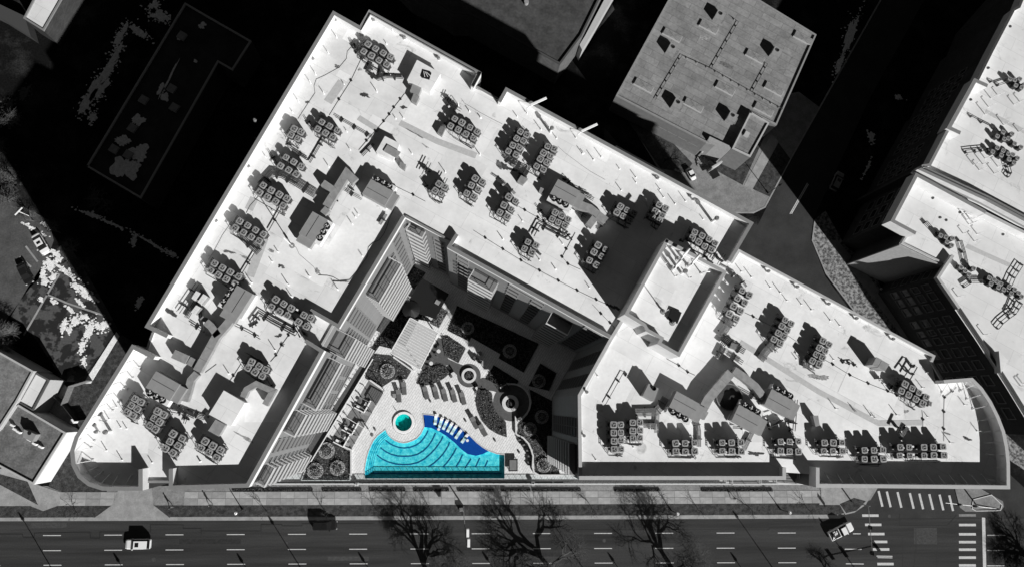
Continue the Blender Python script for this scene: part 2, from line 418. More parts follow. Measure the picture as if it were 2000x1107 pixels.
# plaza at the lower left and its paths
mb = MB(); mb.prism(WW([(0, 915), (40, 900), (68, 944), (118, 960), (118, 985), (85, 997), (60, 987), (0, 987)], 0), 0, .16); setting('plaza', mb, M_conc)
mb = MB(); mb.prism(WW([(0, 925), (55, 940), (75, 985), (0, 945)], 0), .1, .2); setting('grass_strip', mb, M_grassg)
mb = MB(); mb.prism(WW([(118, 880), (150, 850), (210, 960), (130, 963), (95, 950)], 0), 0, .1); setting('grass_corner', mb, M_grassg)
mb = MB(); mb.prism(WW([(200, 700), (235, 652), (265, 670), (330, 760), (260, 880), (160, 900), (140, 840), (120, 770)], 0), 0, .1); setting('lawn', mb, M_grassg)
mb = MB(); mb.prism(WW([(228, 648), (234, 656), (178, 748), (165, 748), (172, 735)], 0), .1, .22); setting('snowy_path', mb, M_snow)
mb = MB(); mb.prism(WW([(95, 738), (121, 745), (135, 758), (120, 780), (150, 820), (147, 845), (60, 850), (60, 800)], 0), 0, .18); setting('paved_yard', mb, M_concd)
# parking lot, footpaths and puddled yard at the left
sheet('parking_lot', [(-80, 360), (0, 380), (95, 430), (105, 470), (80, 540), (60, 560), (0, 640), (-80, 640)], .006, M_lot)
sheet('snow_melt_yard', [(95, 500), (130, 470), (185, 560), (235, 650), (175, 745), (125, 745), (55, 640), (20, 620), (55, 560)], .006, mat('wet_asphalt', .016, 0, .35, .7, c2=.075, lo=.47, hi=.53, detail=3, streak=(3, .2)))
for pts in ([(93, 577), (118, 535)], [(48, 655), (93, 577), (130, 593), (205, 618)], [(62, 520), (40, 500)], [(75, 510), (52, 480)]):
    mb = MB(); mb.band(WW(pts, 0), .35, .01, .06); setting('kerb_line', mb, M_conc)


def blob(name, cx, cy, rx, ry, ang, z, h, m, seed=0, parent=None, rough=.5, n=72):
    rnd = random.Random(seed + int(cx * 7 + cy)); ph = [(rnd.uniform(0, 6.28), rnd.uniform(-1, 1)) for _ in range(9)]
    pts = []
    for i in range(n):
        a = 2 * pi * i / n; r = 1 + rough * sum(p[1] * sin((k * 1.0 + 2 + (k > 4) * 6) * a + p[0]) / (k * .8 + 1.5) for k, p in enumerate(ph))
        r = max(.25, r) * (.8 if name == 'snow_patch' else 1)
        x, y = rx * r * cos(a), ry * r * sin(a); pts.append((cx + x * cos(ang) - y * sin(ang), cy + x * sin(ang) + y * cos(ang)))
    mb = MB(); mb.prism(WW(pts, z), z, z + h)
    o = mb.build(name, m, parent)
    if not parent: o['kind'] = 'structure'
    if name == 'snow_patch':
        mb = MB(); N = int(26 + rx * ry * .28)
        for _ in range(N):
            u, v = rnd.gauss(0, .62) * rx, rnd.gauss(0, .62) * ry
            if rnd.random() < .8 and hypot(u / rx, v / ry) < .5: continue
            a0 = rnd.uniform(0, 6.3); q = W(cx + u * cos(ang) - v * sin(ang), cy + u * sin(ang) + v * cos(ang), z); s_ = rnd.uniform(.07, .34); k = rnd.randint(5, 8)
            mb.prism([(q[0] + s_ * rnd.uniform(.4, 1.3) * cos(a0 + 6.283 * j / k), q[1] + s_ * rnd.uniform(.4, 1.0) * sin(a0 + 6.283 * j / k)) for j in range(k)], z, z + h * rnd.uniform(.4, .9))
        f = mb.build('snow_fragments', m, o, kind='stuff')
    return o


for i, (x, y, rx, ry, an) in enumerate([(88, 548, 7, 9, 30), (99, 520, 8, 12, 30), (105, 540, 5, 10, 40), (84, 530, 4, 9, 20), (92, 512, 9, 4, -40), (125, 528, 26, 5, 35), (165, 570, 16, 9, 40), (148, 560, 9, 4, 20), (180, 580, 12, 5, 40), (147, 626, 11, 8, -10), (165, 618, 9, 6, 30),
                                        (124, 636, 5, 15, 15), (174, 646, 8, 19, 20), (160, 676, 6, 11, 15), (198, 636, 13, 10, 0), (164, 707, 4, 12, 10), (136, 604, 7, 3, 40), (106, 590, 5, 3, 40), (80, 585, 4, 3, 40),
                                        (113, 508, 6, 4, 0), (135, 645, 4, 6, 10), (155, 590, 10, 3, 40), (110, 497, 14, 5, 40), (70, 450, 24, 3, 28), (90, 440, 12, 3, 35), (15, 215, 18, 12, -60), (30, 235, 14, 6, -60),
                                        (48, 183, 16, 9, -60), (8, 232, 9, 6, 0), (215, 130, 10, 45, 28), (190, 175, 14, 34, 30), (170, 200, 10, 30, 32), (236, 70, 8, 25, 28), (270, 62, 24, 7, 30), (182, 230, 6, 12, 20),
                                        (310, 30, 22, 12, 25), (20, 340, 18, 12, 30), (300, 15, 10, 16, 0), (1660, 70, 9, 45, 22), (1640, 125, 6, 22, 20), (1702, 268, 6, 11, -20), (1693, 330, 2, 18, 25), (1755, 190, 7, 4, 30),
                                        (262, 470, 5, 12, 20), (272, 590, 5, 14, 20), (300, 478, 40, 3, 32), (335, 495, 12, 4, 30), (180, 420, 26, 4, 20), (225, 440, 20, 3, 25)]):
    blob('snow_patch', x, y, rx, ry, radians(an), 0.01, .07, M_snow if x > 60 or y > 340 else M_grav, i, rough=.55)
# block with the grey building: lawn, paving and curb
mb = MB(); mb.prism(WW([(1215, 195), (1225, 232), (1310, 370), (1365, 398), (1430, 414), (1470, 414), (1492, 404), (1500, 390), (1543, 310), (1600, 210), (1560, 180), (1450, 200)], 0), 0, .10); setting('block_pavement', mb, M_concd)  # paving cut short; dark soil west of the building stands in for shade
mb = MB(); mb.prism(WW([(1235, 200), (1290, 255), (1352, 320), (1340, 338), (1290, 330), (1228, 240)], 0), .1, .16); setting('front_lawn', mb, M_grassg)
mb = MB(); mb.prism(WW([(1410, 300), (1500, 220), (1495, 262), (1450, 362), (1393, 331)], 0), .1, .16); setting('side_lawn', mb, M_grassg)
mb = MB(); mb.prism(WW([(1520, 280), (1543, 311), (1503, 385), (1470, 370)], 0), .1, .16); setting('corner_lawn', mb, M_grassg)
mb = MB(); mb.prism(WW([(1506, 262), (1520, 277), (1470, 374), (1453, 363)], 0), .1, .14); setting('footpath', mb, M_conc)
for i, pts in enumerate(([(1310, 372), (1365, 400), (1430, 417), (1472, 417), (1495, 406), (1503, 391), (1545, 312), (1722, 0)],)):
    mb = MB(); mb.band(WW(pts, 0), .35, 0, .13, 1); setting('kerb', mb, M_conc)
# right hand pavement between the street and the brick building
mb = MB(); mb.prism(WW([(1590, 430), (1612, 412), (1650, 480), (1700, 520), (1760, 640), (1830, 720), (2000, 880), (2020, 930), (1900, 850), (1790, 740), (1700, 652), (1612, 535), (1585, 470)], 0), 0, .11); setting('rocky_bed', mb, mat('grey_rock_bed', .06, .6, 1.6, .95, c2=.30, lo=.42, hi=.6, detail=8, bump=1))
mb = MB(); mb.prism(WW([(1618, 470), (1635, 470), (1700, 545), (1765, 630), (1800, 690), (1780, 680), (1690, 565)], 0), .11, .17); setting('side_pavement', mb, M_conc)
mb = MB(); mb.band(WW([(1590, 430), (1585, 470), (1612, 535), (1700, 652), (1790, 740), (1900, 850)], 0), .3, 0, .14, 1); setting('kerb', mb, M_conc)
# corner pavement and the traffic island at the crossing
mb = MB(); mb.prism(WW([(1600, 940), (1715, 940), (1702, 965), (1690, 985), (1668, 1000), (1650, 1004), (1640, 985), (1600, 985)], 0), .01, .125); setting('corner_pavement', mb, M_conc)
mb = MB(); mb.prism(WW([(1640, 984), (1668, 972), (1690, 978), (1672, 996), (1652, 1001)], 0), .12, .18); setting('corner_grass', mb, M_grassg)
mb = MB(); mb.prism(WW([(1864, 950), (1900, 945), (1958, 978), (1960, 988), (1955, 995), (1945, 998), (1885, 998), (1874, 990), (1866, 960)], 0), .012, .13); isl = setting('traffic_island', mb, M_concd)
mb = MB(); mb.band(WW([(1898, 985), (1900, 975), (1935, 966), (1955, 985), (1952, 995), (1905, 996), (1898, 992), (1898, 985)], 0), .12, .12, .26); mb.build('kerb', M_stone, isl)

# ================================================================== BUILDINGS
ZP, ZR = 8.5, 40.0


def parapet(parent, px, h, roof_poly, zr=ZR, t=.5, cm=M_cop, wall=M_wallw, cw=.06):
    hs = h if isinstance(h, list) else [h] * len(px)
    pts = [W(p[0], p[1], zr + hh) for p, hh in zip(px, hs)]
    best = max(range(len(pts) - 1), key=lambda i: hypot(pts[i + 1][0] - pts[i][0], pts[i + 1][1] - pts[i][1]))
    q = offs(pts, .3); mid = ((q[best][0] + q[best + 1][0]) / 2, (q[best][1] + q[best + 1][1]) / 2)
    side = 1 if inside(mid, roof_poly) else -1
    mb = MB(); mb.band(pts, t, zr - .05, [zr + a - .06 for a in hs], side, 0, 0); o = mb.build('parapet', wall, parent)
    out = offs(pts, -.03 * side); mb = MB(); mb.band(out, t + .06, zr + hs[0] - .06, [zr + a for a in hs], side); mb.build('coping', cm, parent)
    return pts, side


WM = {}


def window_mesh(w, h):
    k = ('w', round(w, 1), round(h, 1))
    if k not in WM:
        w, h = k[1], k[2]; mb = MB()
        mb.box(0, .0, 0, h, w, .06, 0, 1)                                            # glass
        for x in (-w / 2, w / 2): mb.box(x, .03, -.04, h + .04, .1, .16, 0, 0)
        mb.box(0, .035, h, h + .1, w + .1, .2, 0, 0); mb.box(0, .06, -.12, 0, w + .2, .28, 0, 0)
        n = max(1, int(w / 1.5))
        for i in range(1, n): mb.box(-w / 2 + w * i / n, .03, 0, h, .07, .1, 0, 0)
        WM[k] = mb.mesh('window', [M_frame, M_glass])
    return WM[k]


def balcony_mesh(w, d):
    k = ('b', round(w, 1), round(d, 1))
    if k not in WM:
        w, d = k[1], k[2]; mb = MB()
        mb.box(0, d / 2, -.22, 0, w, d, 0, 4, 4)
        mb.box(0, .0, .05, 2.35, w - .5, .08, 0, 2)
        for z, t in ((1.08, .12), (.78, .04), (.5, .04), (.22, .04)): mb.box(0, d - .06, z, z + t, w, .14 if z > 1 else .04, 0, 1)
        for x in (-w / 2 + .04, w / 2 - .04): mb.box(x, d / 2, 1.08, 1.18, .08, d - .1, 0, 1); mb.box(x, d / 2, .5, .54, .05, d - .1, 0, 1)
        n = max(2, int(w / 1.6))
        for i in range(n + 1): mb.box(-w / 2 + .04 + (w - .08) * i / n, d - .07, 0, 1.08, .06, .06, 0, 1)
        m = max(1, int(w / 5))
        for i in range(1, m): mb.box(-w / 2 + w * i / m, d / 2, 0, 1.9, .06, d - .2, 0, 3)
        WM[k] = mb.mesh('balcony', [M_copl, M_rail, M_glass, M_frame, M_concs])
    return WM[k]


def facade(parent, A, B, out, items, z0=ZP, nf=11, fh=2.9):
    """A, B: world points of the wall's top edge; out: a point on the outer side"""
    A, B = Vector(A), Vector(B); d = B - A; L = d.length; d /= L; n = Vector((d.y, -d.x))
    if (Vector(out) - A).dot(n) < 0: A, B, d = B, A, -d; flip = True; n = Vector((d.y, -d.x))
    else: flip = False
    # local +y must point outwards: rotate so that local x runs along -d
    rz = atan2(-d.y, -d.x)
    for t0, t1, kind, ks, dep in items:
        if flip: t0, t1 = 1 - t1, 1 - t0
        w = (t1 - t0) * L; c = A + d * ((t0 + t1) / 2 * L)
        for k in ks:
            z = z0 + k * fh
            if kind == 's': child('window', window_mesh(w, 1.35), parent, (*(c + n * .02), z + .9), rz)
            elif kind == 'w': child('window', window_mesh(w, 1.9), parent, (*(c + n * .02), z + .5), rz)
            else: child('balcony', balcony_mesh(w, dep), parent, (*(c + n * .02), z + .1), rz)


bld = thing('apartment_building', 'large white-roofed grey apartment building wrapped around a courtyard with a turquoise pool', 'building', (0, 0, 0))
NW = [(282.6, 638.4, 1.8), (650.6, 21.7, 1.8), (703, 52, 1.6), (721.5, 21.7, 1.4), (940, 144, 1.3), (928, 166, 1.3), (973, 192, .3), (988, 171, 1.3), (1472, 435, 1.3), (1427, 512, 1.1), (1191, 660, 1.0),
      (873, 483, 1.0), (879, 472, .3), (791, 424, 1.2), (662, 641, 1.2), (652, 636, .3), (627, 680, .3), (633, 684, 1.7), (485, 951, 1.7), (330, 955, 1.7), (330, 942, .3), (278, 942, .3), (278, 957, 2.1), (200, 957, 2.1),
      (172, 948, 2.1), (152, 932, 2.1), (140, 908, 2.1), (137, 880, 2.1), (146, 852, 2.1), (258, 672, 2.1), (283.5, 684.5, .3), (297, 648, .3)]
EW = [(1191, 660, .5), (1427, 512, .5), (1443, 487, .5), (1827, 694, .5), (1822, 706, .4), (1843, 742, 2.0), (1899.6, 737.3, 2.0), (1919, 756.9, 2.0), (1936.5, 782.9, 2.0), (1951.7, 813.2, 2.0), (1962.5, 841.4, 2.0),
      (1969, 871.8, 2.0), (1972.3, 904.3, 2.0), (1972.7, 954.2, 2.0), (1594, 951, 2.0), (1594, 926, .3), (1535, 922, .3), (1535, 936, 1.2), (1131, 936, 1.2), (1129, 771, .5)]
nwp = [W(a, b, ZR + h) for a, b, h in NW]; ewp = [W(a, b, ZR + h) for a, b, h in EW]
mb = MB(); mb.prism(nwp, 0, ZR, 0, 1); wing = mb.build('wing', [M_roof, M_wall], bld); wing['label'] = 'north and west wing'
mb = MB(); mb.prism(ewp, 0, ZR - .01, 0, 1); wingE = mb.build('wing', [M_roof, M_wall], bld); wingE['label'] = 'east wing with rounded corner'
P1 = [(258, 672), (146, 852), (137, 880), (140, 908), (152, 932), (172, 948), (200, 957), (278, 957), (278, 915)]
parapet(wing, [(303, 695)] + P1, 2.1, nwp)
parapet(wing, [(325, 659), (282.6, 638.4), (650.6, 21.7), (703, 52), (721.5, 21.7), (940, 144), (925, 172)], [1.8, 1.8, 1.8, 1.6, 1.4, 1.3, 1.3], nwp)
parapet(wing, [(973, 198), (988, 171), (1472, 435), (1427, 512)], 1.3, nwp)
parapet(wing, [(890, 456), (873, 483), (1191, 660)], 1.0, nwp)
parapet(wing, [(791, 424), (662, 641), (604, 608)], 1.2, nwp)
parapet(wing, [(598, 662), (633, 684), (485, 951), (330, 955), (330, 915)], 1.7, nwp)
parapet(wing, [(879, 472), (791, 424)], .3, nwp, t=.3)
parapet(wing, [(330, 942), (278, 942)], .3, nwp, t=.3); parapet(wing, [(652, 636), (627, 680)], .3, nwp, t=.3, cm=M_copl)
parapet(wing, [(283.5, 684.5), (297, 648)], .3, nwp, t=.3); parapet(wing, [(928, 166), (973, 192)], .25, nwp, t=.3)
parapet(wingE, [(1427, 512), (1443, 487), (1827, 694), (1822, 706)], .6, ewp, t=.35, cm=M_copl)
parapet(wingE, [(1843, 742), (1899.6, 737.3), (1919, 756.9), (1936.5, 782.9), (1951.7, 813.2), (1962.5, 841.4), (1969, 871.8), (1972.3, 904.3), (1972.7, 954.2), (1594, 951), (1594, 912)], 2.2, ewp, cm=M_copl)
parapet(wingE, [(1535, 912), (1535, 936), (1131, 936)], 1.3, ewp, cm=M_copl)
parapet(wingE, [(1131, 936), (1129, 771), (1191, 660), (1213, 624)], .5, ewp, t=.45, cm=M_copl)
parapet(wingE, [(1822, 706), (1843, 742)], .35, ewp, t=.3, cm=M_copl)
# tower: raised roof box
TW = [(1301, 467), (1419.5, 530), (1327, 696), (1284, 671), (1289, 661), (1262, 646), (1257, 636), (1220, 613.5)]
ZT = ZR + 4.6
twp = WW(TW, ZT + 1.1); mb = MB(); mb.prism(twp, ZR - .1, ZT, 0, 1); tower = mb.build('stair_tower', [M_roof, M_wallw], bld)
parapet(tower, TW + [TW[0]], 1.1, twp, zr=ZT, t=.45, cm=mat('light_grey_coping', .3))
# podium with a hole for the pool
PO = [(470, 945.5), (480, 700), (560, 470), (760, 330), (1080, 430), (1400, 560), (1640, 700), (1640, 945.5)]
KC = 3.0756


def C(pts): return Z(660, 600, KC, pts)


main_out = [(1000, 1025), (1000, 885), (955, 880), (905, 862), (870, 880), (830, 890), (780, 880), (740, 850), (700, 810), (650, 770), (610, 745), (560, 722), (520, 718), (512, 735), (500, 760), (475, 787), (450, 800),
            (422, 811), (395, 815), (368, 811), (340, 800), (318, 784), (300, 765), (285, 735), (240, 770), (215, 800), (200, 830), (185, 865), (175, 900), (168, 935), (162, 970), (162, 1025)]
shelf = [(905, 862), (870, 880), (830, 890), (780, 880), (740, 850), (700, 810), (650, 770), (610, 745), (560, 722), (520, 718), (521, 690), (519, 665), (512, 643), (545, 645), (580, 650), (615, 659), (650, 670), (685, 688), (720, 710),
         (755, 740), (790, 770), (830, 810), (868, 840)]
pool_w = WW(C(main_out), ZP); shelf_w = WW(C(shelf), ZP)
union_w = WW(C(main_out[:3] + shelf[:0] + [(905, 862)] + shelf[::-1][0:11] + [(520, 718)] + main_out[13:]), ZP)
# podium top tessellated with the pool outline as a hole
outer = WW(PO, ZP)
mb = MB(); allp = [Vector((*p, 0)) for p in outer]; hole = [Vector((*p, 0)) for p in union_w]
tubc = W(*C([(395, 690)])[0], ZP); TR = 1.62
tubp = [Vector((tubc[0] + TR * cos(2 * pi * i / 40), tubc[1] + TR * sin(2 * pi * i / 40), 0)) for i in range(40)]
b0 = [(v.x, v.y, ZP) for v in allp + hole + tubp]; mb.v += b0
for t in tessellate_polygon([allp, hole, tubp]):
    a, c, d = t; p, q, r = b0[a], b0[c], b0[d]
    if (q[0] - p[0]) * (r[1] - p[1]) - (q[1] - p[1]) * (r[0] - p[0]) < 0: a, d = d, a
    mb.f.append((a, c, d)); mb.m.append(0)
n = len(outer)
for i in range(n):
    j = (i + 1) % n; mb.quad([(*outer[i], 0), (*outer[j], 0), (*outer[j], ZP), (*outer[i], ZP)], 1)
podium = mb.build('podium', [M_deck, M_wall], bld)
court_c = W(930, 780, ZP)
g = lambda poly, i: poly[i]
allf = list(range(1, 11))
facade(wing, nwp[13], nwp[14], court_c, [(.11, .21, 's', allf, 0), (.30, .67, 'b', range(1, 10), 2.4), (.79, .92, 's', allf, 0)])
facade(wing, nwp[17], nwp[18], court_c, [(.05, .14, 's', range(1, 8), 0), (.18, .27, 's', range(1, 8), 0), (.31, .39, 's', range(1, 8), 0), (.03, .40, 'b', [9, 8], 2.2), (.44, .61, 'b', range(1, 11), 1.8), (.66, .76, 's', allf, 0),
                                          (.84, .985, 'b', range(1, 11), 1.5)])
facade(wing, nwp[15], nwp[16], court_c, [(.02, .98, 'b', range(1, 10), 3.2)])
facade(wing, nwp[11], nwp[10], court_c, [(.065, .135, 's', allf, 0), (.17, .33, 'b', range(1, 10), 2.0), (.39, .61, 's', [10], 0), (.39, .46, 'w', range(1, 10), 0), (.54, .61, 'w', range(1, 10), 0),
                                          (.67, .81, 'b', range(1, 10), 2.0), (.86, .97, 's', allf, 0)])
facade(wing, nwp[13], nwp[12], court_c, [(.08, .45, 'b', range(1, 11), 1.3), (.62, .86, 'w', range(1, 10), 0)])
facade(wingE, ewp[19], ewp[0], court_c, [(.15, .38, 's', allf, 0), (.55, .8, 's', allf, 0)])
facade(wingE, ewp[18], ewp[19], court_c, [(.03, .42, 'b', range(1, 11), 1.2), (.49, .73, 's', allf, 0)])
south = W(900, 1100, 0)
facade(wingE, ewp[18], ewp[17], south, [(.05, .2, 's', allf, 0), (.3, .45, 's', allf, 0), (.55, .7, 's', allf, 0), (.8, .95, 'b', range(1, 10), 1.3)])
facade(wingE, ewp[15], ewp[16], south, [(.1, .9, 'b', range(1, 10), 2.0)])
# courtyard walkway (raised slab with rail) along the west wing
a = W(*Z(480, 620, K5, [(1300, 560)])[0], ZP + 3)
mb = MB(); wk = WW([(708, 706), (728, 700), (607, 900), (580, 905)], ZP + 3); mb.prism(wk, ZP + 2.7, ZP + 3, 0, 0, True); walk = mb.build('walkway_canopy', M_dkpath, bld)
mb = MB(); mb.band(WW([(728, 700), (607, 900)], ZP + 3), .12, ZP + 2.9, ZP + 3.5, 1); mb.build('canopy_edge', M_stone, walk)

# roof walkway pads and hatches belong to the roof
for pts, w_, wg in (([(1446, 668), (1600, 765), (1674, 804), (1716, 826), (1801, 824.5)], .85, wingE), ([(497, 387), (486, 410)], 1.3, wing), ([(516, 466), (488, 540)], 1.3, wing), ([(781, 240), (853, 276), (930, 305)], 1.0, wing),
                    ([(640, 200), (668, 160)], 1.4, wing), ([(700, 230), (740, 255)], .9, wing)):
    mb = MB(); p = WW(pts, ZR); q, r = offs(p, w_ / 2), offs(p, -w_ / 2)
    for i in range(len(p) - 1): mb.quad([(*q[i], ZR + .012), (*r[i], ZR + .012), (*r[i + 1], ZR + .012), (*q[i + 1], ZR + .012)])
    mb.build('walkway_pad', M_pad, wg)
# slightly greyer membrane patches
for i, (x, y, lx, ly, c) in enumerate([(655, 90, 5, 4, .66), (690, 75, 3, 2, .85), (670, 148, 2, 1.2, .82), (730, 105, 4, 6, .7), (900, 330, 7, 5, .7), (560, 300, 5, 3, .68), (1000, 300, 8, 5, .72), (480, 520, 6, 3, .68), (600, 500, 9, 6, .8),
                                       (700, 480, 8, 10, .82), (1160, 420, 5, 4, .7), (1240, 330, 9, 4, .76), (420, 720, 4, 6, .68), (520, 790, 6, 5, .8), (1200, 740, 6, 8, .8), (1560, 640, 8, 6, .8), (1700, 760, 9, 6, .8), (1800, 780, 6, 6, .7),
                                       (1330, 600, 4, 4, .8), (250, 850, 6, 5, .8), (1500, 850, 8, 2, .7), (820, 230, 5, 4, .8), (740, 250, 4, 3, .8)]):
    z = ZT if (x, y) == (1330, 600) else ZR
    p = W(x, y, z); mb = MB(); cc = [(-lx / 2, -ly / 2), (lx / 2, -ly / 2), (lx / 2, ly / 2), (-lx / 2, ly / 2)]; a = -A30 if (y < 780) else 0
    mb.quad([(p[0] + u * cos(a) - v * sin(a), p[1] + u * sin(a) + v * cos(a), z + .003 + .0003 * i) for u, v in cc])
    mb.build('membrane_patch', mat('membrane_patch_%d' % int(c * 100), c * .93, .05, .4, streak=(2, .04)), (tower if z == ZT else (wing if x < 1190 or y < 450 else wingE)))
# dark soot stains on the membrane
for i, (x, y, rx, ry, an) in enumerate([(712, 186, 9, 4, 25), (658, 130, 5, 3, 20), (703, 136, 3, 3, 0), (547, 519, 4, 3, 0), (552, 521, 4, 3, 0), (620, 530, 7, 4, 45), (665, 549, 12, 2, 5), (447, 492, 9, 3, 10), (480, 504, 12, 2, 25), (985, 326, 18, 5, 20),
                                       (975, 322, 6, 7, 0), (551, 672, 5, 4, 0), (333, 609, 10, 6, 20), (1170, 440, 7, 6, 0), (530, 490, 8, 2, 28), (788, 210, 6, 3, 0), (812, 262, 14, 1.5, 30), (1600, 736, 14, 6, 5), (1475, 885, 12, 4, 10), (1664, 795, 11, 1.7, 50),
                                       (1770, 803, 4, 3, 30), (1889, 856, 7, 3, 10), (1850, 846, 5, 2, 20), (1245, 560, 4, 2, 0), (1200, 600, 12, 3, 30), (500, 700, 18, 2, 30), (480, 855, 16, 3, 30), (1330, 470, 4, 3, 0), (430, 545, 9, 2, 20), (830, 285, 8, 1.3, 40),
                                       (545, 655, 6, 3, 0), (600, 200, 5, 2, 0), (628, 228, 6, 2, 10), (500, 270, 4, 2, 0)]):
    z = ZR
    blob('roof_stain', x, y, rx, ry, radians(an), z + .016 + .001 * (i % 3), .002, mat('soot_stain_%d' % (i % 3), (.05, .12, .26)[i % 3], .5, 2), i, wing if x < 1190 or y < 450 else wingE, rough=.7)

# ================================================================== ROOF EQUIPMENT
# one condenser: casing, fan guard, fan, coil side, feet
cs = MB(); r_ = .19; s_ = .47
pts = []
for sx, sy, a0 in ((1, 1, 0), (-1, 1, 90), (-1, -1, 180), (1, -1, 270)):
    for k in range(4): a = radians(a0 + k * 30); pts.append((sx * (s_ - r_) + r_ * cos(a), sy * (s_ - r_) + r_ * sin(a)))
cs.prism(pts, .0, .9, 0, 0)
me_side = cs.mesh('coil', M_acs)
cs = MB(); b = 0
ringo = [(x * 1.03, y * 1.03) for x, y in pts]; ringi = [(.385 * cos(atan2(y, x)), .385 * sin(atan2(y, x))) for x, y in pts]; n = len(pts)
for i in range(n):
    j = (i + 1) % n
    cs.quad([(*ringo[i], .9), (*ringo[j], .9), (*ringo[j], 1.02), (*ringo[i], 1.02)]); cs.quad([(*ringo[i], 1.02), (*ringo[j], 1.02), (*ringi[j], 1.04), (*ringi[i], 1.04)])
    cs.quad([(*ringi[i], 1.04), (*ringi[j], 1.04), (*ringi[j], .92), (*ringi[i], .92)])
me_top = cs.mesh('top_panel', M_ac)
cs = MB(); cs.cyl(0, 0, .905, .925, .39, 16, 0); cs.cyl(0, 0, .93, 1.0, .10, 8, 1)
for k in range(3):
    a = 2 * pi * k / 3; c, s = cos(a), sin(a); P = [(.08, -.05, .95), (.33, -.12, .94), (.33, .10, .99), (.08, .05, .97)]
    cs.quad([(x * c - y * s, x * s + y * c, z) for x, y, z in P], 1)
me_fan = cs.mesh('fan', [M_black, M_blade])
cs = MB()
for k in range(3): a = pi * k / 3; cs.box(0, 0, 1.03, 1.045, .74, .014, a)
cs.ring(0, 0, 1.02, 1.04, .27, .30, 14)
me_guard = cs.mesh('fan_guard', M_guard)
cs = MB(); cs.cyl(0, 0, 0, .62, .05, 6); me_leg = cs.mesh('rack_leg', M_galv)

